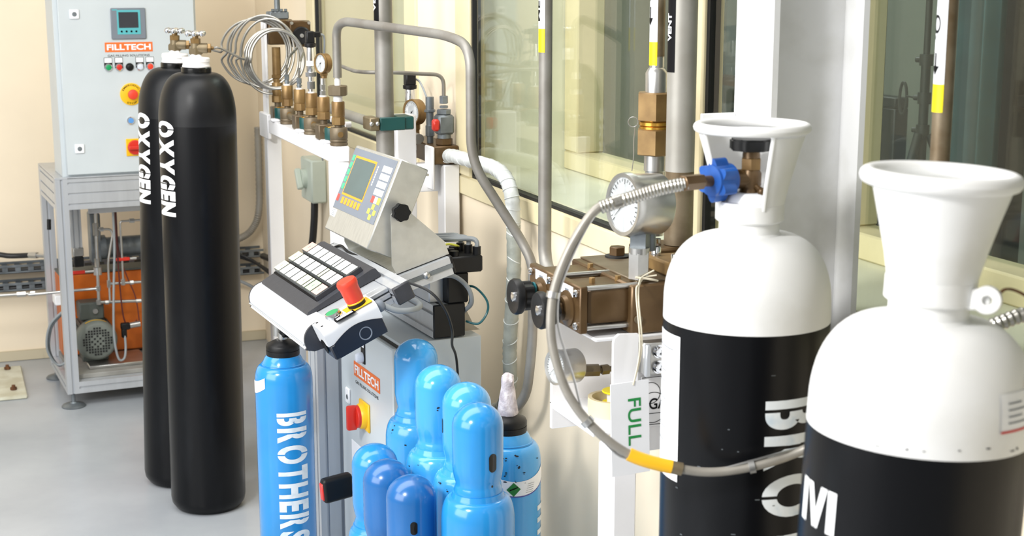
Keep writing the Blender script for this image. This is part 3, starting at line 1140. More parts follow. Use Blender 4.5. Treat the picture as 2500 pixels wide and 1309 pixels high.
c = 0.0225
for u in (c, UW - c):
    for v in (c, UD - c):
        ubar((u, v, 0.055), (u, v, 0.885), P45, 'post')
        fo = MB()
        fo.cyl((u, v, 0.012), (u, v, 0.06), 0.008)
        fo.lathe([(0.044, 0), (0.046, 0.004), (0.040, 0.010), (0.015, 0.016), (0.012, 0.02)], 28, T(u, v, 0))
        fo.build('levelling_foot', 'galv', U, local=True)
P90 = slots(0.045, 0.12, 1, 3, 0.007, 0.004)
for v in (c, UD - c):
    ubar((0.045, v, 0.83), (UW - 0.045, v, 0.83), slots(0.12, 0.045, 3, 1, 0.007, 0.005), 'top_rail', (0, 0, 1))
    ubar((0.045, v, 0.078), (UW - 0.045, v, 0.078), P45, 'bottom_rail', (0, 0, 1))
for u in (c, UW - c):
    ubar((u, 0.045, 0.83), (u, UD - 0.045, 0.83), slots(0.12, 0.045, 3, 1, 0.007, 0.005), 'top_rail', (0, 0, 1))
    ubar((u, 0.045, 0.078), (u, UD - 0.045, 0.078), P45, 'bottom_rail', (0, 0, 1))
MB().box(0.0, UW, 0.0, UD, 0.885, 0.893, 0.001).build('top_sheet', 'alu', U, local=True)
MB().box(0.03, UW - 0.03, 0.045, UD - 0.03, 0.100, 0.118, 0.002).build('base_board', 'board', U, local=True)
MB().box(0.10, 0.33, 0.10, 0.30, 0.118, 0.132, 0.003).build('motor_plate', 'steel', U, local=True)
ho = MB().box(0.03, 0.52, 0.31, 0.43, 0.13, 0.462, 0.006).build('orange_housing', 'orange', U, local=True)
MB().box(0.03, 0.52, 0.305, 0.435, 0.462, 0.470, 0.002).build('housing_lid', 'motordark', ho, local=True)
MB().box(0.0, 0.05, 0.22, 0.30, 0.36, 0.40, 0.004).build('bracket', 'paper', U, local=True)

# motor
MZ, MU = 0.228, 0.138
mt = MB()
mt.cyl((MU, 0.165, MZ), (MU, 0.30, MZ), 0.074, n=40)
for i in range(30):
    a = 2 * math.pi * i / 30
    mt.box(0.072, 0.081, -0.0015, 0.0015, 0, 0.115, 0, frame((MU, 0.178, MZ), (0, 1, 0)) @ Matrix.Rotation(a, 4, 'Z'))
mt.box(MU - 0.05, MU + 0.05, 0.18, 0.28, 0.132, 0.155, 0.003)
mob = mt.build('motor', 'motordark', U, local=True)
fc = MB().lathe([(0.078, 0.172), (0.0795, 0.160), (0.0795, 0.128), (0.074, 0.114), (0.064, 0.108), (0, 0.107)], 48, frame((MU, 0, MZ), (0, 1, 0)) @ T(0, 0, 0))
fc.build('fan_cover', 'motor', mob, local=True)
gr = MB()
fmat = frame((MU, 0.1065, MZ), (0, -1, 0), (1, 0, 0))
k = 0.0105
for i in range(-5, 6):
    for j in range(-5, 6):
        if math.hypot(i, j) < 5.3 and not (abs(i) <= 2 and abs(j) <= 2 and (i + j) % 2):
            gr.box(i * k - 0.0035, i * k + 0.0035, j * k - 0.0035, j * k + 0.0035, 0.0002, 0.001, 0, fmat)
gg = gr.build('vent_holes', 'gasket', mob, local=True)
gg['kind'] = 'stuff'
tb = MB().box(MU - 0.055, MU + 0.04, 0.165, 0.25, 0.302, 0.372, 0.006)
tbo = tb.build('terminal_box', 'motordark', mob, local=True)
MB().cyl((MU + 0.005, 0.165, 0.338), (MU + 0.005, 0.155, 0.338), 0.010).build('gland', 'steel', tbo, local=True)
yl = MB()
vs = []
for i in range(9):
    a = rad(60 + 60 * i / 8)
    for q in (0.130, 0.142):
        vs.append((MU + 0.0802 * math.cos(a), q, MZ + 0.0802 * math.sin(a)))
yl.add(vs, [[2 * i, 2 * i + 2, 2 * i + 3, 2 * i + 1] for i in range(8)])
yl.build('yellow_sticker', 'yellow', mob, local=True)

# hanging valve gear
ubar((0.085, 0.15, 0.60), (0.085, 0.15, 0.80), slots(0.04, 0.03, 2, 1, 0.006, 0.005), 'hanger')
MB().box(0.068, 0.108, 0.13, 0.165, 0.565, 0.60, 0.003).build('solenoid', 'steel', U, local=True)
MB().box(0.070, 0.106, 0.127, 0.165, 0.525, 0.565, 0.003).build('solenoid_coil', 'black', U, local=True)
MB().box(0.13, 0.42, 0.10, 0.115, 0.735, 0.768, 0.002).build('cross_bar', 'alu', U, local=True)
gs = MB()
gs.cyl((0.05, 0.165, 0.655), (0.05, 0.147, 0.655), 0.022)
gs.build('small_gauge', 'steel', U, local=True)


def pipe_run(pts, r, R, nm, mt_, par, local=True, n=10):
    return MB().tube(bend(pts, R), r, n).build(nm, mt_, par, local=local)


pipe_run([(0.165, 0.155, 0.74), (0.160, 0.15, 0.60), (0.157, 0.15, 0.375), (0.20, 0.15, 0.372), (0.40, 0.15, 0.362)], 0.0065, 0.01, 'pipe', 'steel', U)
pipe_run([(0.160, 0.15, 0.665), (0.215, 0.15, 0.662), (0.225, 0.15, 0.645), (0.200, 0.15, 0.53), (0.200, 0.15, 0.372)], 0.0045, 0.03, 'pipe', 'steel', U)
pipe_run([(0.255, 0.15, 0.446), (0.255, 0.15, 0.69), (0.34, 0.15, 0.69)], 0.0045, 0.01, 'pipe', 'steel', U)
pipe_run([(0.200, 0.15, 0.445), (0.40, 0.15, 0.440)], 0.0055, 0.01, 'pipe', 'steel', U)
pipe_run([(-0.10, 0.20, 0.418), (0.157, 0.15, 0.430)], 0.0055, 0.01, 'pipe', 'steel', U)
ft = MB()
for p, q, r in (((0.160, 0.15, 0.64), (0.160, 0.15, 0.69), 0.011), ((0.159, 0.15, 0.515), (0.159, 0.15, 0.55), 0.010), ((0.158, 0.15, 0.42), (0.158, 0.15, 0.44), 0.010),
                ((0.157, 0.15, 0.365), (0.157, 0.15, 0.385), 0.010), ((0.175, 0.15, 0.664), (0.19, 0.15, 0.664), 0.009), ((0.18, 0.15, 0.372), (0.195, 0.15, 0.371), 0.009),
                ((0.30, 0.15, 0.367), (0.32, 0.15, 0.366), 0.008), ((0.255, 0.15, 0.435), (0.255, 0.15, 0.46), 0.009), ((0.28, 0.15, 0.443), (0.295, 0.15, 0.443), 0.009), ((0.29, 0.15, 0.69), (0.31, 0.15, 0.69), 0.009),
                ((0.200, 0.15, 0.43), (0.200, 0.15, 0.46), 0.008)):
    ft.hexa(p, q, r)
ft.build('fittings', 'steel', U, local=True)
bv = MB()
bv.cyl((0.159, 0.15, 0.485), (0.159, 0.15, 0.515), 0.016)
bv.cyl((0.159, 0.15, 0.50), (0.110, 0.15, 0.50), 0.005)
bvo = bv.build('ball_valve', 'steel', U, local=True)
MB().box(0.035, 0.112, 0.144, 0.156, 0.493, 0.507, 0.003).build('red_handle', 'red', bvo, local=True)
MB().box(0.232, 0.285, 0.144, 0.156, 0.532, 0.546, 0.003).build('red_handle', 'red', U, local=True)
MB().cyl((0.285, 0.15, 0.539), (0.31, 0.15, 0.539), 0.006).build('handle_stem', 'steel', U, local=True)
bo = MB()
bo.cyl((0.21, 0.36, 0.555), (0.50, 0.36, 0.555), 0.040, n=28)
bo.cyl((0.20, 0.36, 0.555), (0.225, 0.36, 0.555), 0.050, n=28)
bo.box(0.165, 0.205, 0.32, 0.40, 0.50, 0.70, 0.004)
bo.build('booster_cylinder', 'galv', U, local=True)
MB().tube(spline([(0.225, 0.12, 0.77), (0.222, 0.11, 0.60), (0.208, 0.10, 0.42), (0.200, 0.095, 0.25), (0.212, 0.095, 0.155), (0.235, 0.10, 0.150), (0.246, 0.12, 0.185), (0.247, 0.13, 0.235)], 6), 0.0045, 8).build('cable', 'cable', U, local=True)
MB().tube(spline([(0.236, 0.14, 0.77), (0.236, 0.14, 0.60), (0.240, 0.14, 0.42), (0.250, 0.15, 0.30), (0.275, 0.15, 0.26), (0.30, 0.15, 0.29)], 6), 0.003, 6).build('cable', 'cablered', U, local=True)
MB().tube(spline([(0.242, 0.15, 0.77), (0.243, 0.15, 0.58), (0.27, 0.15, 0.47), (0.30, 0.15, 0.38), (0.31, 0.15, 0.28)], 6), 0.0025, 6).build('cable', 'cablered', U, local=True)
pg = MB()
pg.box(0.234, 0.270, 0.125, 0.150, 0.258, 0.285, 0.004)
pg.box(0.236, 0.256, 0.126, 0.149, 0.225, 0.262, 0.004)
pgo = pg.build('plug', 'black', U, local=True)
MB().cyl((0.27, 0.138, 0.272), (0.31, 0.138, 0.276), 0.012).build('sensor', 'steel', pgo, local=True)
MB().tube(spline([(0.01, 0.10, 0.36), (-0.035, 0.14, 0.30), (-0.045, 0.18, 0.20), (-0.01, 0.2, 0.13), (0.03, 0.18, 0.15), (0.05, 0.2, 0.25)], 6), 0.005, 8).build('cable', 'cable', U, local=True)
MB().tube(spline([(0.01, 0.11, 0.35), (-0.028, 0.15, 0.29), (-0.036, 0.19, 0.19), (0.0, 0.21, 0.12), (0.04, 0.19, 0.16)], 6), 0.005, 8).build('cable', 'galv', U, local=True)
MB().cyl((0.0, 0.25, 0.7), (-0.002, 0.25, 0.66), 0.008).build('hinge', 'black', U, local=True)

# control cabinet standing on the skid
CB = thing('control_cabinet', 'light grey control cabinet with display and orange logo on compressor skid', 'cabinet', (0.352, 5.707, 0.893), UR)


def CBM(u, v, z):
    return Matrix.Translation((0.352, 5.707, 0)) @ Matrix.Rotation(UR, 4, 'Z') @ T(u, v, z)


def cbx(nm, mt_, par, u0, u1, v0, v1, z0, z1, b=0.0015):
    return MB().box(u0, u1, v0, v1, z0 - 0.893, z1 - 0.893, b).build(nm, mt_, par, local=True)


cbx('body', 'cabside', CB, 0.030, 0.555, 0.018, 0.215, 0.893, 1.72)
dor = cbx('door', 'cabinet', CB, 0.046, 0.546, 0.0, 0.018, 0.901, 1.71, 0.003)
DV = -0.0005


def dface(u, z):
    """frame on the door: x right, y up, z outwards"""
    return frame((u, 0.0, z - 0.893), (0, -1, 0), (1, 0, 0))


hm = MB().box(0, 0.128, 0, 0.115, 0, 0.008, 0.003, dface(0.234, 1.401)).build('display_panel', 'bezel', dor, local=True)
MB().box(0.022, 0.108, 0.018, 0.108, 0.008, 0.009, 0.0005, dface(0.234, 1.401)).build('display_bezel', 'teal', hm, local=True)
MB().box(0.028, 0.100, 0.042, 0.100, 0.009, 0.0098, 0.0003, dface(0.234, 1.401)).build('display_screen', 'screen', hm, local=True)
for i in range(4):
    MB().cyl((0.234 + 0.037 + i * 0.018, -0.009, 1.401 + 0.029 - 0.893), (0.234 + 0.037 + i * 0.018, -0.0102, 1.401 + 0.029 - 0.893), 0.0038, n=12).build('display_key', 'ink', hm, local=True)
MB().box(0.006, 0.024, 0.1065, 0.1105, 0.008, 0.0085, 0.0, dface(0.234, 1.401)).build('maker_mark', 'teal', hm, local=True)


def logo_plate(par, m, w, h, local=True):
    p = MB().box(0, w, 0, h, 0, 0.0012, 0.0005, m).build('logo_plate', 'orangeink', par, local=local)
    flat(MB(), text2d('FILLTECH', w * 0.92, h * 0.62, 0.03), m @ T(w * 0.04, h * 0.19), 0.0016).build('logo_lettering', 'paper', p, local=local)
    flat(MB(), text2d('GAS FILLING SOLUTIONS', w * 0.88, h * 0.22, 0.005), m @ T(w * 0.05, -h * 0.48), 0.0006).build('logo_subtitle', 'ink', p, local=local)
    return p


logo_plate(dor, dface(0.208, 1.354), 0.176, 0.036)
for u, mt_, ring, tg in ((0.217, 'greenbtn', 'chrome', 1), (0.256, 'red', 'chrome', 1), (0.295, 'black', 'black', 0), (0.333, 'lampwhite', 'chrome', 1), (0.371, 'redlight', 'chrome', 1)):
    q = MB().lathe([(0.0145, 0), (0.0145, 0.005), (0.0115, 0.008), (0, 0.008)], 24, dface(u, 1.298)).build('button', ring, dor, local=True)
    MB().lathe([(0.0108, 0.0075), (0.0105, 0.011), (0.006, 0.0125), (0, 0.013)], 24, dface(u, 1.298)).build('button_lens', mt_, q, local=True)
    if tg:
        MB().box(-0.015, 0.015, -0.004, 0.036, 0, 0.002, 0.0006, dface(u, 1.298)).build('tag_holder', 'black', q, local=True)
        MB().box(-0.0135, 0.0135, 0.017, 0.0345, 0.002, 0.0028, 0.0003, dface(u, 1.298)).build('tag', 'paper', q, local=True)
es = MB().lathe([(0.042, 0), (0.042, 0.003), (0.04, 0.004), (0, 0.004)], 40, dface(0.296, 1.196)).build('emergency_stop_disc', 'yellow', dor, local=True)
MB().lathe([(0.011, 0.004), (0.011, 0.018), (0.018, 0.020), (0.019, 0.026), (0.017, 0.032), (0.008, 0.035), (0, 0.0355)], 32, dface(0.298, 1.196)).build('mushroom_button', 'redlight', es, local=True)
for t_, a0 in (('EMERGENCY', 155), ('STOP', 290)):
    V, F = text2d(t_, 0.085 if len(t_) > 5 else 0.038, 0.007, 0.01)
    sgn = -1 if a0 < 180 else 1
    vv = []
    for v in V:
        a = rad(a0 - (90 - 0) * 0) + (-v.x / 0.034)
        r = 0.031 + v.y
        if sgn > 0:
            a = rad(a0 - 50) + v.x / 0.034
            r = 0.038 - v.y
        vv.append((r * math.cos(a), r * math.sin(a), 0.0045))
    mb = MB()
    mb.add(vv, F, dface(0.296, 1.196))
    mb.build('ring_lettering', 'ink', es, local=True)
q = MB().lathe([(0.0145, 0), (0.0145, 0.005), (0.0115, 0.008), (0, 0.008)], 24, dface(0.289, 1.097)).build('button', 'chrome', dor, local=True)
MB().lathe([(0.0105, 0.0075), (0.010, 0.011), (0, 0.0118)], 24, dface(0.289, 1.097)).build('button_lens', 'bluebtn', q, local=True)
sw = MB().box(-0.033, 0.033, -0.033, 0.033, 0, 0.004, 0.002, dface(0.300, 0.995)).build('switch_plate', 'yellow', dor, local=True)
sk_ = MB().lathe([(0.028, 0.004), (0.028, 0.010), (0.025, 0.014), (0, 0.014)], 32, dface(0.300, 0.995))
sk_.box(-0.026, 0.026, -0.007, 0.007, 0.012, 0.030, 0.003, dface(0.300, 0.995))
sk_.build('rotary_switch', 'red', sw, local=True)
for u, z in ((0.104, 1.495), (0.096, 0.999)):
    l_ = MB().box(-0.017, 0.017, -0.017, 0.017, 0, 0.006, 0.002, dface(u, z)).build('door_lock', 'paper', dor, local=True)
    MB().lathe([(0.0085, 0.0062), (0.0085, 0.007), (0.005, 0.0075), (0, 0.0075)], 20, dface(u, z)).build('keyhole', 'galv', l_, local=True)

# ------------------------------------------------------------------ back wall services
def cable_tray(z, label, y0=6.44, nm='cable_tray'):
    t = thing(nm, label, 'cable tray', (-0.5, y0 + 0.05, z))
    b = MB()
    b.box(-2.5, 1.27, y0, YB - 0.012, z, z + 0.002)
    b.build('tray_base', 'galv', t)
    for yy in (y0, YB - 0.014):
        s = MB()
        x = -0.2
        s.box(-2.5, 1.27, yy, yy + 0.002, z, z + 0.009)
        s.box(-2.5, 1.27, yy, yy + 0.002, z + 0.026, z + 0.036)
        while x < 1.25:
            s.box(x, x + 0.022, yy, yy + 0.002, z + 0.008, z + 0.027)
            x += 0.052
        s.build('tray_side', 'galv', t)
    for i in range(3):
        yc = y0 + 0.02 + i * 0.022
        MB().tube(spline([(-2.5, yc, z + 0.010), (-0.5, yc + 0.004, z + 0.012), (0.4, yc - 0.004, z + 0.011), (1.25, yc, z + 0.012)], 6), 0.008, 8).build('cable', 'cabledark', t)
    return t


cable_tray(0.402, 'upper galvanised perforated cable tray along the back wall')
cable_tray(0.325, 'lower galvanised perforated cable tray along the back wall')
hs = MB().tube(spline([(-1.0, 6.36, 0.505), (0.0, 6.36, 0.508), (0.20, 6.33, 0.498), (0.28, 6.28, 0.505)], 8), 0.011, 10)
ho_ = thing('air_hose', 'dark grey hose entering the compressor skid from the left', 'hose', (0.0, 6.36, 0.48))
hs.build('hose', 'cabledark', ho_)
hf = MB()
hf.hexa((0.27, 6.29, 0.504), (0.30, 6.26, 0.506), 0.014)
hf.cyl((0.30, 6.26, 0.506), (0.36, 6.2, 0.508), 0.009)
hf.hexa((0.34, 6.22, 0.508), (0.36, 6.2, 0.508), 0.013)
hf.build('fitting', 'steel', ho_)
lp_ = thing('gas_line', 'thin steel line running along the back wall into the skid', 'pipe', (0.0, 6.10, 0.38))
MB().cyl((-1.2, 6.10, 0.40), (0.28, 5.98, 0.405), 0.006).build('tube', 'steel', lp_)
MB().hexa((0.20, 5.986, 0.405), (0.235, 5.984, 0.405), 0.011).build('fitting', 'steel', lp_)
MB().hexa((0.25, 5.983, 0.405), (0.27, 5.981, 0.405), 0.011).build('fitting', 'steel', lp_)
bpl = thing('floor_base_plate', 'chipped cream steel base plate bolted to the floor, cut by left edge', 'base plate', (0.05, 6.15, 0))
MB().box(-0.25, 0.212, 5.905, 6.385, 0, 0.016, 0.004).build('plate', 'plate', bpl)
for x, y in ((0.155, 6.335), (0.165, 6.0), (-0.19, 6.335), (-0.19, 6.0)):
    b = MB()
    b.hexa((x, y, 0.016), (x, y, 0.028), 0.013)
    b.cyl((x, y, 0.028), (x, y, 0.036), 0.007)
    b.build('bolt', 'rust', bpl)
cd_pts = spline([(1.266, 6.46, 0.98), (1.265, 6.46, 0.80), (1.260, 6.46, 0.62), (1.232, 6.46, 0.535), (1.17, 6.46, 0.490), (1.05, 6.46, 0.475)], 18)
cd = MB().tube(cd_pts, [0.0165 if i % 2 else 0.0145 for i in range(len(cd_pts))], 12)
tag(cd.build('corrugated_conduit', 'pipelight'), 'pale grey corrugated conduit curving down in the room corner', 'conduit')
for i, (z0, z1, dy) in enumerate(((0.43, 0.37, 0.0), (0.45, 0.36, 0.01), (0.33, 0.24, 0.02))):
    cbm = MB().tube(spline([(0.95, 6.40 - dy, z0 + 0.02), (1.1, 6.40 - dy, z0), (1.2, 6.38 - dy, (z0 + z1) / 2), (1.26, 6.25 - dy, z1)], 8), 0.007, 8)
    tag(cbm.build('loose_cable', 'cable' if i == 2 else 'cabledark'), ('black cable sagging from the upper tray into the corner', 'second black cable sagging just above it into the corner', 'grey cable drooping low under the trays in the corner')[i], 'cable')
iso = thing('isolator_switch', 'pale grey rotary isolator box on the wall behind the manifold rack', 'switch', (1.26, 5.38, 0.80))
MB().box(1.228, 1.287, 5.29, 5.46, 0.808, 0.968, 0.006).build('box', 'isolator', iso)
rs = MB()
rs.cyl((1.228, 5.385, 0.89), (1.212, 5.385, 0.89), 0.035)
rs.box(-0.010, 0.010, -0.042, 0.042, 0, 0.022, 0.004, frame((1.214, 5.385, 0.89), (-1, 0, 0)) @ Matrix.Rotation(rad(35), 4, 'Z'))
rs.build('rotary_handle', 'isolator', iso)
bc = MB().tube(spline([(1.255, 5.36, 0.81), (1.25, 5.36, 0.72), (1.245, 5.40, 0.62), (1.24, 5.55, 0.53), (1.23, 5.8, 0.49), (1.20, 6.1, 0.47)], 8), 0.014, 10)
tag(bc.build('isolator_cable', 'cabledark'), 'thick black cable hanging from the wall isolator box', 'cable')

# ================================================================== manifold rack
RK = thing('manifold_rack', 'white tubular stand carrying the row of brass valves', 'stand', (0.915, 4.05, 0))
MB().box(0.89, 0.94, 3.60, 4.52, 1.170, 1.212, 0.003).build('beam', 'white', RK)
MB().box(0.886, 0.90, 4.40, 4.525, 1.150, 1.228, 0.003).build('gusset', 'white', RK)
for y in (3.60, 4.44):
    MB().box(0.892, 0.938, y, y + 0.046, 0.017, 1.172, 0.003).build('leg', 'white', RK)
    MB().box(0.862, 0.968, y - 0.03, y + 0.076, 0.017, 0.023, 0.001).build('foot_plate', 'white', RK)
MB().box(0.898, 0.906, 4.455, 4.515, 1.20, 1.525, 0.002).build('upright', 'white', RK)
for y in (3.69, 3.99, 4.33):
    MB().box(0.883, 0.910, y - 0.016, y + 0.016, 1.212, 1.222, 0.004).build('clip', 'white', RK)
MB().cyl((0.915, 3.62, 1.21), (0.915, 4.50, 1.21), 0.001).build('weld', 'white', RK)

MF = thing('brass_valve_manifold', 'row of brass valves and fittings mounted on the white rack', 'valve manifold', (0.918, 4.0, 1.212))
SY = [3.628, 3.79, 3.93, 4.08, 4.245, 4.387]
xs = 0.918
SH = [0.0, 0.0, 0.0, 0.0, 0.0, 0.0]
MB().cyl((xs, 3.64, 1.238), (xs, 4.41, 1.238), 0.009).build('header_tube', 'oldmetal', MF)
for i, y in enumerate(SY):
    b = MB()
    if i % 2 == 0:
        b.lathe([(0.021, 1.212), (0.0235, 1.214), (0.0235, 1.219), (0.0215, 1.221), (0.0235, 1.224), (0.0235, 1.227), (0.022, 1.229), (0.0235, 1.231), (0.0235, 1.256), (0.021, 1.260), (0.010, 1.261), (0.010, 1.270)], 28, T(xs, y))
    else:
        b.box(xs - 0.02, xs + 0.02, y - 0.022, y + 0.022, 1.213, 1.254, 0.003)
        b.cyl((xs, y, 1.254), (xs, y, 1.270), 0.010)
    bo_ = b.build('valve_base', 'bronzegrey', MF)
    if i % 2 == 0:
        pq = MB().cyl((xs - 0.001, y - 0.0225, 1.243), (xs - 0.001, y - 0.0245, 1.243), 0.0075)
        pq.build('plug', 'brass', bo_)
    u = MB()
    u.hexa((xs, y, 1.266), (xs, y, 1.288), 0.0178, 8)
    u.lathe([(0.0155, 1.287), (0.0165, 1.289), (0.0172, 1.292), (0.0172, 1.326), (0.016, 1.328), (0, 1.328)], 28, T(xs, y))
    uo = u.build('valve_bonnet', 'brass', MF)
    MB().cyl((xs, y, 1.327), (xs, y, 1.332), 0.010).build('seal', 'white', uo)
    if i < 5:
        MB().cyl((xs + 0.03, y + 0.045, 1.262), (xs + 0.045, y + 0.045, 1.262), 0.008).build('side_cap', 'white', MF)
for y in (3.69, 3.99, 4.33):
    g = MB().lathe([(0.0175, 1.222), (0.0185, 1.224), (0.0185, 1.252), (0.0175, 1.254), (0, 1.254)], 24, T(xs - 0.004, y))
    go = g.build('green_clamp', 'green', MF)
    MB().box(xs - 0.016, xs + 0.02, y - 0.014, y + 0.014, 1.2535, 1.2565, 0.001).build('clamp_plate', 'brassbright', go)
# tops
y = SY[0]
ntop = MB()
ntop.hexa((xs, y, 1.343), (xs, y, 1.370), 0.026, 8)
ntop.build('union_nut', 'bronzegrey', MF)
ns = MB()
ns.cyl((xs, y, 1.328), (xs, y, 1.345), 0.012)
ns.cyl((xs, y, 1.370), (xs, y, 1.386), 0.008)
ns.cyl((xs, y, 1.386), (xs, y, 1.396), 0.0065)
ns.build('union_tail', 'white', MF)
# small gauge
y = SY[1]


def gauge(nm, label, c, axis, r, d, mt_, stem=None, stemm='steel', parent=None, marks=True, num=True):
    """pressure gauge: case, bezel, dial, scale, needle; axis = direction the dial looks"""
    c = Vector(c)
    axis = Vector(axis).normalized()
    if parent is None:
        t = thing(nm, label, 'pressure gauge', tuple(c - Vector((0, 0, r))))
    else:
        t = parent
    fr_ = frame(c, axis, Vector((0, 0, 1)).cross(axis))
    case = MB().lathe([(0, -d), (r * 0.9, -d), (r * 0.96, -d * 0.94), (r * 0.96, -0.006), (r * 0.9, -0.005)], 44, fr_)
    co = case.build('case', mt_, t)
    MB().lathe([(r * 0.84, -0.002), (r * 0.86, 0.001), (r * 0.98, 0.002), (r, -0.003), (r, -d * 0.16), (r * 0.95, -d * 0.18)], 44, fr_, caps=False).build('bezel', 'steel' if mt_ != 'brass' else 'brass', co)
    MB().lathe([(0, -0.001), (r * 0.86, -0.001)], 44, fr_ @ T(0, 0, -0.0008)).build('dial', 'dial', co)
    if marks:
        mk = MB()
        for i in range(25):
            a = rad(225 - 270 * i / 24)
            L = 0.16 if i % 4 == 0 else 0.09
            mm2 = fr_ @ Matrix.Rotation(a, 4, 'Z')
            mk.add([(r * (0.80 - L), -r * 0.012, -0.0004), (r * 0.80, -r * 0.012, -0.0004), (r * 0.80, r * 0.012, -0.0004), (r * (0.80 - L), r * 0.012, -0.0004)], [[0, 1, 2, 3]], mm2)
        mk.build('scale', 'ink', co)
        nd_ = MB()
        nd_.add([(-r * 0.2, -r * 0.02, 0.0002), (r * 0.62, -r * 0.008, 0.0002), (r * 0.62, r * 0.008, 0.0002), (-r * 0.2, r * 0.02, 0.0002)], [[0, 1, 2, 3]], fr_ @ Matrix.Rotation(rad(222), 4, 'Z'))
        nd_.lathe([(r * 0.06, 0), (r * 0.06, 0.001), (0, 0.001)], 12, fr_)
        nd_.build('needle', 'ink', co)
    if stem:
        sm = MB()
        b0 = c - axis * d * 0.5
        sm.hexa(b0 - Vector((0, 0, r * 0.9)), b0 - Vector((0, 0, r + stem * 0.45)), r * 0.26 if r > 0.04 else r * 0.38, 4 if r > 0.04 else 6)
        sm.cyl(b0 - Vector((0, 0, r + stem * 0.4)), b0 - Vector((0, 0, r + stem)), r * 0.2 if r > 0.04 else r * 0.3)
        sm.build('stem', stemm, t)
    return t


GA0 = gauge('small_pressure_gauge', 'small brass-cased pressure gauge on the valve row', (xs - 0.006, y, 1.418), (-0.93, -0.36, 0), 0.028, 0.022, 'brass', 0.012, 'brass')
pr_ = MB()
pr_.hexa((xs, y, 1.331), (xs, y, 1.345), 0.009)
pr_.hexa((xs, y, 1.347), (xs, y, 1.362), 0.0085)
pr_.cyl((xs, y, 1.345), (xs, y, 1.378), 0.0075)
pr_.build('gauge_connector', 'steel', MF)


def transducer(nm, label, x, y, z0, h, cableto, r=0.0105, hook=True):
    t = thing(nm, label, 'sensor', (x, y, z0))
    b = MB()
    b.cyl((x, y, z0), (x, y, z0 + 0.012), r * 0.7)
    b.hexa((x, y, z0 + 0.008), (x, y, z0 + 0.030), r * 0.98)
    b.cyl((x, y, z0 + 0.03), (x, y, z0 + 0.042), r * 0.75)
    b.hexa((x, y, z0 + 0.042), (x, y, z0 + 0.056), r * 1.35)
    b.lathe([(r * 0.95, z0 + 0.056), (r, z0 + 0.058), (r, z0 + h), (r * 0.9, z0 + h + 0.002)], 24, T(x, y))
    bo2 = b.build('body', 'chrome', t)
    lz = z0 + 0.056 + (h - 0.056) * 0.25
    MB().lathe([(r + 0.0004, lz), (r + 0.0004, lz + 0.014)], 24, T(x, y), caps=False).build('label', 'paper', bo2)
    c_ = MB()
    c_.lathe([(r * 1.35, z0 + h), (r * 1.4, z0 + h + 0.004), (r * 1.4, z0 + h + 0.010), (r * 1.15, z0 + h + 0.012)], 24, T(x, y))
    c_.box(x - r * 1.05, x + r * 1.05, y - r * 1.05, y + r * 1.05, z0 + h + 0.010, z0 + h + 0.044, 0.003)
    if hook:
        c_.box(x, x + 0.030, y - r * 0.7, y + r * 0.7, z0 + h + 0.026, z0 + h + 0.042, 0.003)
    c_.build('connector', 'black', t)
    MB().tube(spline(cableto, 8), 0.003, 8).build('cable', 'cable', t)
    return t


y = SY[2]
TD0 = transducer('pressure_transducer', 'tall chrome pressure sensor with black angled plug on the valve row', xs, y, 1.331, 0.125, [(xs + 0.028, y, 1.49), (xs + 0.042, y + 0.005, 1.482), (xs + 0.046, y + 0.03, 1.42), (xs + 0.06, y + 0.15, 1.25), (xs + 0.1, y + 0.3, 1.1)], 0.0112)
for i in (3, 4):
    y = SY[i]
    f_ = MB()
    f_.cyl((xs, y, 1.331), (xs, y, 1.345), 0.006)
    f_.lathe([(0.008, 1.337), (0.008, 1.341)], 16, T(xs, y))
    f_.hexa((xs, y, 1.345), (xs, y, 1.360), 0.0075)
    f_.build('tube_fitting', 'galv', MF)
y = SY[5]
tb_ = MB()
tb_.cyl((xs, y, 1.328), (xs, y, 1.345), 0.012)
tb_.hexa((xs, y, 1.340), (xs, y, 1.352), 0.016)
tb_.cyl((xs, y, 1.352), (xs, y, 1.435), 0.0135)
tb_.build('tall_bonnet', 'brass', MF)
# regulator on the upright
RG = thing('brass_regulator', 'brass regulator block with black knob high on the rack upright', 'regulator', (0.96, 4.48, 1.44))
MB().box(0.908, 0.985, 4.44, 4.53, 1.44, 1.518, 0.004).build('block', 'bronze', RG)
MB().box(0.962, 1.028, 4.385, 4.44, 1.435, 1.515, 0.004).build('valve_block', 'bronze', RG)
kb = MB().lathe([(0.026, 0), (0.0275, 0.004), (0.0275, 0.018), (0.024, 0.022), (0.008, 0.0205), (0, 0.0205)], 32, frame((0.998, 4.385, 1.470), (-0.15, -1, 0.0)))
ko = kb.build('knob', 'black', RG)
MB().lathe([(0.007, 0.0205), (0.006, 0.024), (0, 0.0245)], 16, frame((0.998, 4.385, 1.470), (-0.15, -1, 0.0))).build('knob_screw', 'steel', ko)
for x, z in ((0.968, 1.508), (1.022, 1.508), (1.022, 1.441), (0.968, 1.441)):
    MB().cyl((x, 4.385, z), (x, 4.380, z), 0.005, n=12).build('screw', 'steel', RG)
tf = MB()
tf.box(0.915, 0.975, 4.45, 4.51, 1.518, 1.542, 0.003)
for i in range(4):
    tf.hexa((0.925 + i * 0.0135, 4.452, 1.542), (0.925 + i * 0.0135, 4.452, 1.55), 0.005)
tf.cyl((0.945, 4.48, 1.542), (0.945, 4.48, 2.3), 0.009)
tf.build('top_flange', 'galv', RG)


SHV = Vector((0.037, 0.155, -0.017))
for o_ in (RK, MF, GA0, TD0, RG):
    o_.location = o_.location + SHV
    ROOT[o_.name] = ROOT[o_.name] @ Matrix.Translation(-SHV)
xs += SHV.x
SY = [v + SHV.y for v in SY]

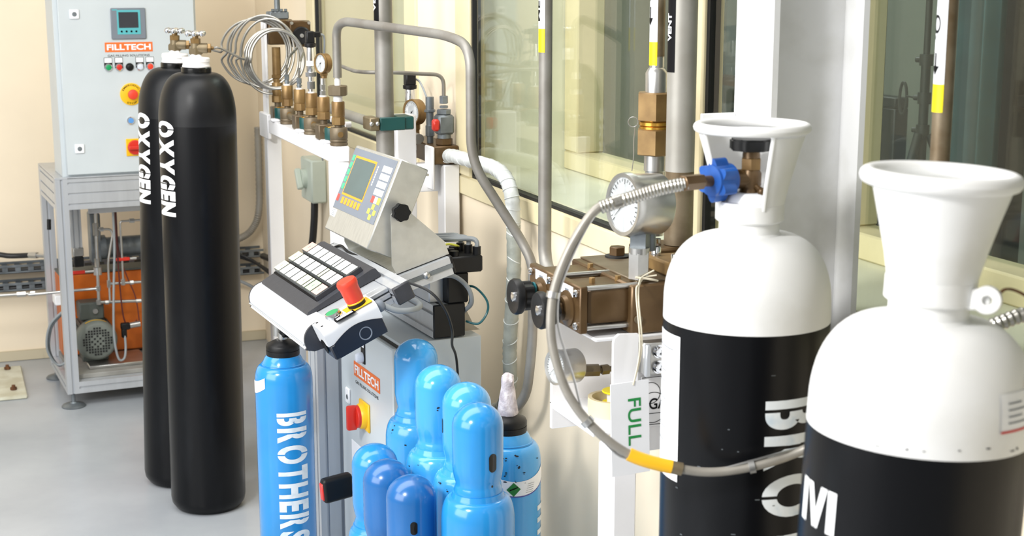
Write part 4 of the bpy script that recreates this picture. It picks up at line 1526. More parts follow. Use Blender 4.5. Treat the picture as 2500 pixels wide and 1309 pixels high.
# coiled pigtails
def coil(nm, label, start, loops, endpt, r=0.0037):
    t = [Vector(start)]
    t.append(Vector(start) + Vector((0.02, -0.006, 0.0)))
    k = 26
    for (cx, cy, cz, rx, rz, tilt) in loops:
        for i in range(k):
            a = math.pi - 2 * math.pi * i / k
            t.append(Vector((cx + rx * math.cos(a), cy + tilt * math.cos(a) + 0.008 * i / k, cz + rz * math.sin(a))))
    for i in range(int(k * 0.5)):
        a = math.pi - 2 * math.pi * i / k
        t.append(Vector((cx + rx * math.cos(a), cy + tilt * math.cos(a) + 0.008, cz + rz * math.sin(a))))
    P = t
    e = Vector(endpt)
    P += [Vector((e.x + 0.004, e.y, e.z + 0.045)), e]
    mb = MB().tube(spline(P, 3), r, 8)
    return tag(mb.build(nm, 'spring'), label, 'tube', 'coiled steel pigtail tubes')


rnd = random.Random(3)
LA = []
for i in range(5):
    LA.append((0.892 + 0.010 * i + rnd.uniform(-0.003, 0.003), 4.56 - 0.006 * i, 1.404 - 0.003 * i + rnd.uniform(-0.012, 0.01), 0.098 - 0.004 * i + rnd.uniform(-0.004, 0.004), 0.098 + 0.004 * i, -0.03))
coil('coiled_pigtail', 'rear coiled steel tube from the rear oxygen cylinder to the valve row', out_a, LA, (xs, SY[4], 1.343))
LBs = []
for i in range(4):
    LBs.append((0.925 + 0.003 * i, 4.45 - 0.010 * i, 1.390 - 0.001 * i + rnd.uniform(-0.004, 0.003), 0.083 - 0.002 * i, 0.090 - 0.001 * i, -0.02))
coil('coiled_pigtail', 'front coiled steel tube from the front oxygen cylinder to the valve row', out_b, LBs, (xs, SY[3], 1.343))

# ------------------------------------------------------------------ pipes along the window wall
bpz = [(xs, SY[0], 1.373), (xs, SY[0], 1.502), (xs + 0.005, SY[0] - 0.06, 1.520), (1.085, 3.27, 1.50), (1.10, 3.145, 1.48), (1.10, 3.145, 1.22), (1.205, 3.10, 1.04), (1.222, 3.07, 0.99), (1.222, 3.07, 0.80), (1.215, 3.09, 0.67), (1.195, 3.15, 0.61), (1.165, 3.30, 0.58), (1.15, 3.6, 0.56)]
bp2 = MB().tube(bend(bpz, 0.06, 8), 0.0115, 14)
tag(bp2.build('bent_steel_pipe', 'pipe'), 'long bent grey pipe arching from the valve row down the wall', 'pipe')
VP = thing('vent_standpipe', 'grey vertical vent pipe behind the display terminal, clamped to white post', 'pipe', (1.055, 3.69, 0))
MB().cyl((1.055, 3.69, 0.0), (1.055, 3.69, 3.1), 0.0235, n=28).build('pipe', 'pipe', VP)
fv = facing(1.055, 3.69)
bl_ = MB()
wrap(bl_, rect2d(0.026, 0.6), 1.055, 3.69, 0.0235, fv + rad(-92), 1.502, 'up', 0.0006)
bl_.build('black_label', 'ink', VP)
tl = MB()
wrap(tl, text2d('VENT', 0.075, 0.013, 0.03), 1.055, 3.69, 0.0235, fv + rad(-50), 1.545, 'ccw', 0.0012)
tl.build('label_lettering', 'paper', VP)
CL = thing('pipe_clamp', 'green and brass clamp holding the vent pipe to the white post', 'clamp', (1.055, 3.69, 1.245))
MB().box(1.005, 1.032, 3.655, 3.725, 1.243, 1.277, 0.003).build('brass_jaw', 'oldmetal', CL)
MB().box(1.033, 1.10, 3.655, 3.664, 1.243, 1.277, 0.002).build('green_jaw', 'green', CL)
MB().box(1.079, 1.125, 3.66, 3.735, 1.243, 1.277, 0.003).build('green_jaw', 'green', CL)
for x in (1.008, 1.024):
    MB().ball((x + 0.001, 3.654, 1.262), 0.006, 6).build('bolt', 'steel', CL)
hp = thing('wall_pipe', 'pale horizontal pipe along the wall behind the vent pipe', 'pipe', (1.20, 4.6, 1.17))
MB().cyl((1.20, 6.3, 1.195), (1.20, 4.28, 1.195), 0.016).build('pipe', 'pipelight', hp)
MB().cyl((1.20, 4.285, 1.195), (1.20, 4.22, 1.195), 0.0175).build('black_sleeve', 'black', hp)
MB().cyl((1.20, 4.23, 1.195), (1.20, 3.86, 1.195), 0.014).build('pipe_end', 'pipelight', hp)

# ------------------------------------------------------------------ stand behind the terminal
S2 = thing('instrument_stand', 'white post stand by the wall behind the display terminal', 'stand', (1.19, 3.83, 0))
MB().box(1.118, 1.174, 3.80, 3.855, 0, 1.267, 0.004).build('post', 'white', S2)
MB().box(1.232, 1.276, 3.74, 3.80, 0, 1.135, 0.003).build('post', 'white', S2)
MB().box(1.174, 1.262, 3.78, 3.83, 1.06, 1.135, 0.003).build('crossbar', 'white', S2)
MB().box(1.196, 1.204, 3.735, 3.80, 1.07, 1.186, 0.003).build('bracket', 'white', S2)
MB().box(1.1, 1.28, 3.72, 3.87, 0, 0.006, 0.001).build('foot_plate', 'white', S2)
BB = thing('brass_manifold_block', 'brown brass block with gauge and red-handled valve on the white stand', 'manifold', (1.24, 3.85, 1.136))
MB().box(1.205, 1.276, 3.745, 4.02, 1.137, 1.186, 0.003).build('block', 'bronze', BB)
MB().box(1.2035, 1.205, 3.90, 3.95, 1.160, 1.174, 0.0003).build('label', 'paper', BB)
gauge('stand_pressure_gauge', 'brass-cased gauge partly hidden behind the white post', (1.200, 3.93, 1.262), (-0.93, -0.36, 0), 0.037, 0.028, 'brass', 0.028, 'brass')
transducer('pressure_sensor', 'chrome pressure sensor with black plug behind the white post', 1.218, 4.0, 1.187, 0.135, [(1.228, 4.0, 1.35), (1.245, 3.99, 1.34), (1.255, 3.95, 1.29), (1.262, 3.93, 1.24)], 0.014, False)
vt = MB()
vt.cyl((1.222, 3.83, 1.187), (1.222, 3.83, 1.215), 0.009)
vt.hexa((1.222, 3.83, 1.205), (1.222, 3.83, 1.235), 0.013)
vt.cyl((1.222, 3.83, 1.235), (1.222, 3.83, 1.275), 0.0105)
vt.hexa((1.222, 3.83, 1.27), (1.222, 3.83, 1.278), 0.016)
vt.cyl((1.222, 3.83, 1.278), (1.222, 3.83, 1.312), 0.0115)
vt.build('relief_valve', 'galv', BB)
nv = MB()
nv.box(1.222, 1.268, 3.755, 3.80, 1.215, 1.268, 0.006)
nv.hexa((1.245, 3.778, 1.268), (1.245, 3.778, 1.282), 0.020, 8)
nv.cyl((1.245, 3.778, 1.20), (1.245, 3.778, 1.216), 0.018)
no = nv.build('needle_valve', 'galv', BB)
MB().hexa((1.245, 3.778, 1.186), (1.245, 3.778, 1.204), 0.024, 6).build('hex_nut', 'bronze', no)
MB().box(1.205, 1.224, 3.748, 3.768, 1.226, 1.258, 0.005).build('red_handle', 'red', no)
nt_ = MB()
nt_.hexa((1.245, 3.778, 1.285), (1.245, 3.778, 1.292), 0.012)
nt_.hexa((1.245, 3.778, 1.297), (1.245, 3.778, 1.318), 0.012)
nt_.build('tube_nuts', 'galv', no)
ut = MB().tube(bend([(1.245, 3.778, 1.30), (1.245, 3.778, 1.374), (1.10, 3.79, 1.383), (1.04, 3.80, 1.384), (1.045, 3.95, 1.378), (1.07, 4.2, 1.378)], 0.028, 7), 0.0052, 10)
tag(ut.build('thin_bent_tube', 'pipe'), 'thin bent steel tube passing behind the vent pipe', 'tube')
wpts = spline([(1.245, 3.76, 1.155), (1.24, 3.70, 1.165), (1.232, 3.55, 1.172), (1.23, 3.36, 1.176), (1.23, 3.27, 1.162), (1.23, 3.225, 1.12), (1.23, 3.215, 1.05)], 14)
wr2 = [0.0125 if i < 10 else 0.0175 + 0.0018 * noise.noise(Vector((i * 0.7, 0, 0))) for i in range(len(wpts))]
WP = thing('wrapped_pipe', 'tape-wrapped insulated pipe bending down the wall to the floor', 'pipe', (1.23, 3.2, 0.5))
MB().tube(wpts, wr2, 18).build('white_wrapping', 'wrap', WP)
wpt2 = spline([(1.23, 3.215, 1.055), (1.23, 3.212, 0.95), (1.23, 3.225, 0.85), (1.23, 3.24, 0.75), (1.235, 3.255, 0.65), (1.238, 3.33, 0.57), (1.238, 3.45, 0.54)], 14)
MB().tube(wpt2, [0.0172 + 0.002 * noise.noise(Vector((i * 0.9, 3, 0))) for i in range(len(wpt2))], 18).build('grey_wrapping', 'wrapgrey', WP)
rg = MB()
for i in range(5, len(wpts) - 1, 5):
    p = wpts[i]
    d = (wpts[i + 1] - wpts[i - 1]).normalized()
    rg.torus(0.0178, 0.0014, frame(p, d + Vector((0.15 * math.sin(i), 0.2, 0.25 * math.cos(i)))), 20, 6)
for i in range(4, len(wpt2) - 1, 7):
    p = wpt2[i]
    d = (wpt2[i + 1] - wpt2[i - 1]).normalized()
    rg.torus(0.0178, 0.0013, frame(p, d + Vector((0.5 * math.sin(i), 0.3, 0.0))), 20, 6)
rg.build('tape_turns', 'wrap', WP)
hx = MB().hexa((1.255, 3.745, 1.156), (1.25, 3.725, 1.157), 0.013)
hx.build('hex_fitting', 'galv', WP)

# ================================================================== filling console
CR = rad(3.7)
CO = (0.945, 3.224, 0)
CM = Matrix.Translation(CO) @ Matrix.Rotation(CR, 4, 'Z')
CC = thing('filling_console_cabinet', 'grey console cabinet with orange logo and red-yellow main switch', 'cabinet', CO, CR)
MB().box(0.004, 0.2115, 0.0, 0.40, 0.02, 0.788, 0.002).build('body', 'cabside', CC, local=True)
CD = MB().box(-0.014, 0.002, 0.004, 0.395, 0.05, 0.776, 0.003).build('door', 'cabinet', CC, local=True)
MB().box(-0.001, 0.005, 0.002, 0.398, 0.045, 0.782).build('door_seal', 'gasket', CC, local=True)


def cdoor(y, z):
    """frame on the console door: x towards the camera side, y up, z outwards (-x)"""
    return frame((-0.014, y, z), (-1, 0, 0), (0, -1, 0))


logo_plate(CD, cdoor(0.288, 0.644), 0.195, 0.038)
br = MB().box(-0.014, 0.014, -0.020, 0.055, 0, 0.003, 0.001, cdoor(0.212, 0.712)).build('lamp_holder', 'black', CD, local=True)
MB().box(-0.0115, 0.0115, 0.022, 0.052, 0.003, 0.004, 0.0004, cdoor(0.212, 0.712)).build('lamp_tag', 'paper', br, local=True)
MB().lathe([(0.0135, 0.003), (0.0135, 0.014), (0.010, 0.019), (0, 0.021)], 24, cdoor(0.215, 0.707)).build('indicator_lamp', 'lampwhite', br, local=True)
tgm = MB()
for i in range(3):
    tgm.box(-0.007, 0.007, 0.027 + i * 0.008, 0.030 + i * 0.008, 0.004, 0.0043, 0, cdoor(0.212, 0.712))
tgm.build('tag_print', 'ink', br, local=True)
swp = MB().box(-0.036, 0.036, -0.036, 0.036, 0, 0.006, 0.002, cdoor(0.205, 0.560)).build('switch_plate', 'yellow', CD, local=True)
sr_ = MB().lathe([(0.033, 0.006), (0.032, 0.016), (0.029, 0.020), (0, 0.020)], 36, cdoor(0.205, 0.560)).build('switch_collar', 'yellow', swp, local=True)
rh = MB()
pol = [(-0.010 + 0.0, -0.034), (0.010, -0.034), (0.024, -0.02), (0.024, 0.02), (0.010, 0.034), (-0.010, 0.034), (-0.024, 0.02), (-0.024, -0.02)]
rh.lathe([(0.029, 0.019), (0.0285, 0.026), (0.026, 0.028), (0, 0.028)], 36, cdoor(0.205, 0.560))
rh.box(-0.0085, 0.0085, -0.033, 0.030, 0.024, 0.050, 0.005, cdoor(0.205, 0.560), 2)
rh.build('rotary_switch', 'red', swp, local=True)
lk = MB().box(-0.014, 0.014, -0.02, 0.02, 0, 0.006, 0.002, cdoor(0.335, 0.578)).build('door_lock', 'paper', CD, local=True)
MB().lathe([(0.007, 0.006), (0.006, 0.0068), (0, 0.0068)], 16, cdoor(0.333, 0.575)).build('keyhole', 'galv', lk, local=True)
MB().box(0, 0.09, 0, 0.13, 0, 0.0006, 0, cdoor(0.32, 0.335)).build('door_label', 'paper', CD, local=True)
for y in (0.02, 0.38):
    MB().box(0.02, 0.19, y - 0.015, y + 0.015, 0, 0.022, 0.002).build('foot', 'gasket', CC, local=True)

# support frame of the console
CF = thing('console_support_frame', 'aluminium profile column and beams carrying keyboard and terminal', 'support frame', CO, CR)
MB().prism(slots(0.08, 0.08, 2, 2, 0.008, 0.006), 0, 0.86, frame((-0.035, 0.445, 0.0), (0, 0, 1), (1, 0, 0))).build('column', 'alu', CF, local=True)
MB().prism(slots(0.04, 0.08, 1, 2, 0.008, 0.006), 0, 0.74, frame((-0.090, 0.56, 0.0), (0, 0, 1), (1, 0, 0))).build('column', 'alu', CF, local=True)
MB().box(-0.112, -0.068, 0.518, 0.60, 0.74, 0.745, 0.002).build('column_cap', 'galv', CF, local=True)
MB().box(-0.115, -0.078, 0.50, 0.519, 0.435, 0.525, 0.003).build('black_block', 'black', CF, local=True)
MB().prism(slots(0.08, 0.08, 2, 2, 0.009, 0.007), 0, 0.38, frame((0.130, 0.006, 0.832), (0, 1, 0), (1, 0, 0))).build('beam', 'alu', CF, local=True)
MB().box(0.0895, 0.1705, 0.0, 0.006, 0.7915, 0.8725, 0.003).build('beam_end_cap', 'black', CF, local=True)
MB().prism(slots(0.08, 0.04, 2, 1, 0.008, 0.006), -0.02, 0.18, frame((-0.06, 0.445, 0.832), (1, 0, 0), (0, 1, 0))).build('beam', 'alu', CF, local=True)
# tilted head: a = up the slope, b = along, n = normal
tl_ = rad(24)
MK = Matrix(((math.cos(tl_), 0, -math.sin(tl_), -0.193), (0, 1, 0, 0.012), (math.sin(tl_), 0, math.cos(tl_), 0.950), (0, 0, 0, 1)))
# tray profile with rounded nose
nose = [(-0.060, 0.0)]
for i in range(9):
    a = rad(90 + 12 * i)
    nose.append((-0.088 + 0.036 * math.cos(a), -0.034 + 0.036 * math.sin(a)))
nose += [(-0.128, -0.040), (-0.112, -0.052), (-0.090, -0.056), (-0.060, -0.056)]
MKp = MK @ Matrix(((1, 0, 0, 0), (0, 0, 1, 0), (0, 1, 0, 0), (0, 0, 0, 1)))   # prism x->a, y->n, z->b


def kprism(poly, b0, b1):
    mb = MB()
    mb.prism(poly, b0, b1, MKp)
    mb.f = [f[::-1] for f in mb.f]
    return mb


TR = thing('keyboard_tray', 'white rounded aluminium tray holding the keypad', 'tray', CO, CR)
kprism(nose, -0.245, 0.200).build('nose', 'plasticwhite', TR, local=True)
for aa, nn in ((-0.1262, -0.030), (-0.1205, -0.0475), (-0.104, -0.0555)):
    MB().cyl(MK @ Vector((aa, -0.245, nn)), MK @ Vector((aa, 0.200, nn)), 0.0016, n=8).build('nose_rib', 'alu', TR, local=True)
kprism([(p[0] - 0.0005 if p[0] < -0.061 else p[0] + 0.001, p[1]) for p in nose], -0.252, -0.245).build('nose_end_cap', 'charcoal', TR, local=True)
kprism([(p[0] - 0.0005 if p[0] < -0.061 else p[0] + 0.001, p[1]) for p in nose], 0.200, 0.207).build('nose_end_cap', 'charcoal', TR, local=True)
MB().box(-0.06, 0.085, -0.235, 0.200, -0.045, -0.002, 0.002, MK).build('deck', 'alu', TR, local=True)
for i, (n0, n1) in enumerate(((-0.012, -0.002), (-0.026, -0.015), (-0.043, -0.029))):
    MB().box(-0.02, 0.086, -0.262, -0.235, n0, n1, 0.002, MK).build('deck_rib', 'alu', TR, local=True)
MB().prism(slots(0.04, 0.04, 1, 1, 0.008, 0.005), -0.285, 0.21, MK @ T(0.106, 0, -0.0215) @ Matrix(((1, 0, 0, 0), (0, 0, 1, 0), (0, -1, 0, 0), (0, 0, 0, 1)))).build('rear_profile', 'alu', TR, local=True)
MB().box(0.0855, 0.1265, -0.293, -0.285, -0.042, -0.001, 0.003, MK).build('profile_end_cap', 'charcoal', TR, local=True)
MB().box(0.0855, 0.1265, 0.21, 0.216, -0.042, -0.001, 0.003, MK).build('profile_end_cap', 'charcoal', TR, local=True)
# screws along deck
for b in (-0.15, 0.12):
    MB().cyl(MK @ Vector((-0.07, b, -0.058)), MK @ Vector((-0.07, b, -0.066)), 0.012).build('fixing', 'galv', TR, local=True)

KB = thing('programmable_keypad', 'charcoal keypad with three columns of white, green and pink keys', 'keyboard', CO, CR)
wedge = [(-0.081, 0.000), (-0.081, 0.004), (-0.076, 0.008), (0.090, 0.024), (0.098, 0.021), (0.104, 0.0)]
kprism(wedge, -0.182, 0.187).build('case', 'charcoal', KB, local=True)
tk = math.atan2(0.016, 0.166)
MKK = MK @ T(-0.076, 0, 0.008) @ Matrix.Rotation(-tk, 4, 'Y')


def keyrow(i):
    return MKK


MB().box(0.031, 0.155, -0.157, 0.188, -0.002, 0.002, 0.002, MKK).build('key_bed', 'ink', KB, local=True)
rows = []
b = 0.186
for i in range(8):
    h = 0.0205 if i == 5 else 0.0462
    rows.append((b - h, b))
    b -= h
cols = [(0.034, 0.0725), (0.0745, 0.112), (0.114, 0.1515)]
tint = {(0, 0): 'keylime', (0, 1): 'keylime', (0, 2): 'keypink', (4, 0): 'keylime', (5, 0): 'keylime', (5, 1): 'keylime', (6, 0): 'keygreen', (7, 0): 'keypink'}
M['keygreen2'] = mat('pale_green_key', (176, 222, 170), 0.35, var=0.02)
tint[(6, 0)] = 'keygreen2'
for i, (b0, b1) in enumerate(rows):
    for j, (a0, a1) in enumerate(cols):
        kk = MB()
        g = 0.0022
        z0, z1 = 0.001, 0.0125
        top = [(a0 + g + 0.002, b0 + g + 0.001), (a1 - g - 0.001, b0 + g + 0.001), (a1 - g - 0.001, b1 - g - 0.001), (a0 + g + 0.002, b1 - g - 0.001)]
        bot = [(a0 + g, b0 + g), (a1 - g, b0 + g), (a1 - g, b1 - g), (a0 + g, b1 - g)]
        vs = [(p[0], p[1], z0) for p in bot] + [(p[0], p[1], z1) for p in top]
        kk.add(vs, [[3, 2, 1, 0], [0, 1, 5, 4], [1, 2, 6, 5], [2, 3, 7, 6], [3, 0, 4, 7]], MKK)
        ko = kk.build('key', 'keyclear', KB, local=True)
        kt = MB()
        kt.add([(p[0], p[1], z1 + 0.0002) for p in top], [[0, 1, 2, 3]], MKK)
        kt.build('key_legend', tint.get((i, j), 'keywhite'), ko, local=True)
        if i != 5:
            km = MB()
            cx, cy = (a0 + a1) / 2, (b0 + b1) / 2
            km.add([(cx - 0.004, cy - 0.0012, z1 + 0.0005), (cx + 0.004, cy - 0.0012, z1 + 0.0005), (cx + 0.004, cy + 0.0012, z1 + 0.0005), (cx - 0.004, cy + 0.0012, z1 + 0.0005)], [[0, 1, 2, 3]], MKK)
            km.build('key_print', 'greyink', ko, local=True)
# dark end faces of the key rows are the case material: side skirt
MB().box(0.032, 0.153, -0.1590, -0.1575, 0.0, 0.011, 0.0005, MKK).build('key_skirt', 'charcoal', KB, local=True)

# push-button station
PB = thing('push_button_station', 'white and navy push-button box with red emergency stop mushroom', 'button box', CO, CR)
ba0, ba1, bb0, bb1 = -0.094, 0.036, -0.322, -0.256
shell = []
for i in range(7):
    a = rad(180 + 15 * i)
    shell.append((bb0 + 0.018 + 0.018 * math.cos(rad(180 - 15 * i)), 0.006 - 0.018 + 0.018 * math.sin(rad(180 - 15 * i))))
MKb = MK @ Matrix(((0, 0, 1, 0), (1, 0, 0, 0), (0, 1, 0, 0), (0, 0, 0, 1)))   # prism x->b, y->n, z->a
sec = [(bb0, -0.034)] + shell + [(bb1 - 0.004, 0.006), (bb1, 0.002), (bb1, -0.034)]
MB().prism(sec, ba0, ba1, MKb).build('upper_shell', 'plasticwhite', PB, local=True)
low = MB().box(ba0 + 0.002, ba1 - 0.002, bb0 - 0.001, bb1 - 0.002, -0.068, -0.034, 0.003, MK)
low.build('lower_shell', 'navy', PB, local=True)
# dark curved front panel
cv = []
for i in range(17):
    t = i / 16
    cv.append((ba0 + 0.012 + (ba1 - ba0 - 0.016) * t, -0.034 + 0.016 * math.sin(math.pi * t)))
cvp = [(ba0 + 0.012, -0.067)] + cv + [(ba1 - 0.004, -0.067)]
MKf = MK @ T(0, bb0, 0) @ Matrix(((1, 0, 0, 0), (0, 0, -1, 0), (0, 1, 0, 0), (0, 0, 0, 1)))   # x->a, y->n, z->-b
fpn = MB().prism(cvp, 0.0, 0.0018, MKf).build('front_panel', 'navy', PB, local=True)
MB().lathe([(0.0135, 0.0018), (0.0145, 0.0026), (0.0125, 0.0026), (0.0120, 0.0018)], 32, MKf @ T(-0.012, -0.046, 0), caps=False).build('knockout_ring', 'panelgrey', fpn, local=True)
hol = MB().lathe([(0.016, 0.0), (0.016, 0.0015), (0, 0.0015)], 24, MK @ T(ba0, (bb0 + bb1) / 2, -0.040) @ Matrix.Rotation(rad(-90), 4, 'Y'))
hol.build('side_knockout', 'ink', PB, local=True)
for a in (ba0 + 0.010, ba1 - 0.010):
    for b in (bb0 + 0.022, bb1 - 0.010):
        MB().cyl(MK @ Vector((a, b, 0.0055)), MK @ Vector((a, b, 0.0068)), 0.0028, n=10).build('screw', 'ink', PB, local=True)
mb_c = Vector((0.004, -0.292, 0.006))
mg = MB().box(mb_c.x - 0.030, mb_c.x + 0.028, mb_c.y - 0.024, mb_c.y + 0.018, 0.006, 0.0072, 0.0003, MK)
mgo = mg.build('yellow_legend', 'yellow', PB, local=True)
MB().lathe([(0.0195, 0.0072), (0.0195, 0.014), (0.018, 0.0145)], 28, MK @ T(mb_c.x, mb_c.y, 0)).build('dark_collar', 'gasket', mgo, local=True)
MB().lathe([(0.019, 0.0145), (0.0195, 0.0165), (0.0185, 0.018)], 28, MK @ T(mb_c.x, mb_c.y, 0)).build('yellow_ring', 'yellow', mgo, local=True)
MB().lathe([(0.0185, 0.018), (0.0195, 0.022), (0.0205, 0.050), (0.0225, 0.056), (0.0225, 0.062), (0.020, 0.067), (0.010, 0.070), (0, 0.0705)], 36, MK @ T(mb_c.x, mb_c.y, 0)).build('mushroom', 'redlight', mgo, local=True)
gb_c = Vector((-0.050, -0.287, 0.006))
go2 = MB().lathe([(0.0185, 0.006), (0.0185, 0.012), (0.0165, 0.0175), (0.0145, 0.018)], 28, MK @ T(gb_c.x, gb_c.y, 0)).build('button_ring', 'chrome', PB, local=True)
MB().lathe([(0.0148, 0.0172), (0.0135, 0.0185), (0, 0.0185)], 28, MK @ T(gb_c.x, gb_c.y, 0)).build('green_button', 'greenbtn', go2, local=True)
MB().box(-0.058, -0.012, -0.325, -0.307, 0.006, 0.0085, 0.0006, MK).build('legend_holder', 'ink', go2, local=True)
MB().box(-0.054, -0.016, -0.322, -0.311, 0.0085, 0.0092, 0.0003, MK).build('legend', 'paper', go2, local=True)
gl_ = MB()
gl_.lathe([(0.012, 0), (0.014, 0.003), (0.014, 0.012), (0.011, 0.018), (0.008, 0.02)], 20, MK @ T(ba1, -0.295, -0.018) @ Matrix.Rotation(rad(90), 4, 'Y'))
gl_.build('cable_gland', 'panelgrey', PB, local=True)
pts = [MK @ Vector((ba1 + 0.015, -0.295, -0.018)), MK @ Vector((0.075, -0.302, -0.045)), MK @ Vector((0.115, -0.285, -0.068)), MK @ Vector((0.15, -0.20, -0.095)), MK @ Vector((0.17, -0.05, -0.12))]
MB().tube(spline(pts, 8), 0.0065, 10).build('cable', 'cable', PB, local=True)

# display terminal
tt = rad(23.5)
MTm = Matrix(((0, math.sin(tt), -math.cos(tt), -0.046), (-1, 0, 0, 0.101), (0, math.cos(tt), math.sin(tt), 1.127), (0, 0, 0, 1)))
TM = thing('display_terminal', 'stainless display terminal with orange-framed screen and coloured keys', 'terminal', CO, CR)
tx0, tx1, ty0, ty1 = -0.168, 0.145, -0.107, 0.111
case = MB().box(tx0, tx1, ty0, ty1, -0.072, 0.0, 0.0025, MTm)
cs = case.build('case', 'brushed', TM, local=True)
pn = MB().box(-0.165, 0.131, -0.051, 0.104, 0.0, 0.001, 0.0004, MTm).build('membrane_panel', 'panelgrey', TM, local=True)
so = MB()
so.box(-0.137, 0.014, -0.014, 0.087, 0.001, 0.0016, 0.0003, MTm)
sf = so.build('screen_frame', 'orangeframe', pn, local=True)
MB().box(-0.1315, 0.0085, -0.0085, 0.0815, 0.0016, 0.0022, 0.0003, MTm).build('screen', 'termscreen', sf, local=True)


def tkey(x, y, w, h, mt_, nm='membrane_key'):
    ko = MB().box(x - w / 2, x + w / 2, y - h / 2, y + h / 2, 0.001, 0.0019, 0.0004, MTm).build(nm, mt_, pn, local=True)
    return ko


for i in range(5):
    tkey(-0.1495, 0.079 - i * 0.0182, 0.015, 0.0145, 'keygreen')
for i in range(6):
    tkey(-0.117 + i * 0.0235, -0.0265, 0.016, 0.0165, 'orangeframe')
tkey(-0.1525, -0.024, 0.016, 0.017, 'keyred')
for r_ in range(4):
    for c_ in range(3):
        k_ = tkey(0.071 + c_ * 0.0205, 0.0775 - r_ * 0.0187, 0.0178, 0.0150, 'keywhite')
for c_, mt_ in enumerate(('keyred', 'keywhite', 'keyyellow')):
    tkey(0.071 + c_ * 0.0205, 0.0027, 0.018, 0.016, mt_)
for dx, dy in ((0, 0.0125), (0, -0.0125), (-0.018, 0), (0.018, 0)):
    tkey(0.092 + dx, -0.026 + dy, 0.0165, 0.0125, 'keyyellow', 'arrow_key')
MB().box(-0.164, -0.130, -0.072, -0.053, 0.0, 0.0006, 0.0002, MTm).build('serial_label', 'paper', TM, local=True)
sp_ = MB()
for i in range(4):
    sp_.box(-0.158 + 0.002 * (i % 2), -0.136 - 0.003 * (i % 3), -0.069 + i * 0.0042, -0.0675 + i * 0.0042, 0.0006, 0.0008, 0, MTm)
sp_.build('label_print', 'greyink', TM, local=True)
vt_ = MB()
for i in range(8):
    vt_.box(0.027, 0.033, 0.031 + i * 0.0062, 0.0355 + i * 0.0062, 0.001, 0.0013, 0, MTm)
vt_.build('panel_marking', 'keywhite', pn, local=True)
MB().cyl(MTm @ Vector((tx1, -0.005, -0.070)), MTm @ Vector((tx1 + 0.006, -0.005, -0.070)), 0.003).build('side_screw', 'steel', TM, local=True)
MB().cyl(MTm @ Vector((tx1 - 0.01, 0.10, -0.073)), MTm @ Vector((tx1 + 0.002, 0.10, -0.073)), 0.003).build('side_screw', 'steel', TM, local=True)

# stainless bracket
BK = thing('terminal_bracket', 'folded stainless bracket holding the display terminal above the tray', 'bracket', CO, CR)
plo = [(-0.033, 1.108), (-0.012, 1.122), (0.012, 1.108), (0.095, 1.034), (0.106, 1.022), (0.107, 1.006), (-0.022, 0.969), (-0.031, 0.972), (-0.035, 0.985)]
plo = [(-0.035, 1.106), (-0.020, 1.120), (0.000, 1.118), (0.094, 1.036), (0.105, 1.006), (-0.024, 0.969), (-0.035, 0.990)]
for y0 in (-0.060, 0.280):
    MB().prism([(x, z) for x, z in plo], y0 - 0.002, y0 + 0.001, Matrix(((1, 0, 0, 0), (0, 0, 1, 0), (0, 1, 0, 0), (0, 0, 0, 1)))).build('side_plate', 'brushed', BK, local=True)
slope = math.atan2(1.006 - 0.969, 0.105 + 0.024)
bmx = Matrix.Translation((-0.024, 0, 0.969)) @ Matrix.Rotation(-slope, 4, 'Y')
MB().box(-0.035, 0.134, -0.060, 0.280, -0.001, 0.002, 0.0008, bmx).build('base_plate', 'brushed', BK, local=True)
MB().box(-0.075, -0.034, -0.055, 0.275, -0.003, 0.0, 0.0008, bmx @ T(-0.0, 0, 0) @ Matrix.Rotation(rad(6), 4, 'Y')).build('front_flap', 'brushed', BK, local=True)
kn = Vector((-0.015, -0.062, 1.112))
knb = knob(MB(), kn, (0, -1, 0), 0.021, 0.022, 7, 0.0028)
knb.build('clamp_knob', 'black', BK, local=True)
MB().cyl(kn + Vector((0, 0.012, 0)), kn, 0.010).build('knob_boss', 'black', BK, local=True)
kn2 = Vector((-0.015, 0.284, 1.112))
knob(MB(), kn2, (0, 1, 0), 0.021, 0.022, 7, 0.0028).build('clamp_knob', 'black', BK, local=True)
# profile below the bracket, tilted with it
pm = bmx @ T(0.055, -0.066, -0.024)
HB = thing('bracket_profile', 'slotted aluminium profile under the terminal bracket', 'profile', CO, CR)
MB().prism(slots(0.042, 0.38, 1, 4, 0.010, 0.007), -0.072, 0.078, bmx @ T(0.05, 0.115, -0.024) @ Matrix(((0, 0, 1, 0), (0, 1, 0, 0), (-1, 0, 0, 0), (0, 0, 0, 1)))).build('profile', 'alu', HB, local=True)
MB().box(-0.02, 0.13, -0.0775, -0.075, -0.029, -0.0195, 0.0, bmx).build('slot_shade_strip', 'galv', HB, local=True)  # darker strip put in as the shade inside the slot
MB().ball((0, 0, 0), 0.009, 7, bmx @ T(0.063, -0.077, -0.024)).build('bolt', 'steel', HB, local=True)
MB().box(0.128, 0.1355, -0.0745, 0.304, -0.046, -0.002, 0.002, bmx).build('end_cap', 'black', HB, local=True)
MB().box(0.09, 0.16, 0.03, 0.20, 0.872, 0.945, 0.003).build('riser', 'alu', HB, local=True)

# black cable from terminal across tray
bcable = MB().tube(spline([CM @ Vector(p) for p in [(-0.10, 0.20, 0.985), (-0.085, 0.16, 1.003), (-0.085, 0.10, 0.998), (-0.075, 0.02, 0.995), (-0.062, -0.06, 0.990), (-0.04, -0.14, 0.972), (0.0, -0.20, 0.955), (0.030, -0.22, 0.915), (0.055, -0.20, 0.86), (0.095, -0.10, 0.80), (0.135, -0.03, 0.74), (0.150, -0.012, 0.60)]], 8), 0.0032, 8)
tag(bcable.build('terminal_cable', 'cabledark'), 'thin black cable draped from the terminal over the tray', 'cable')
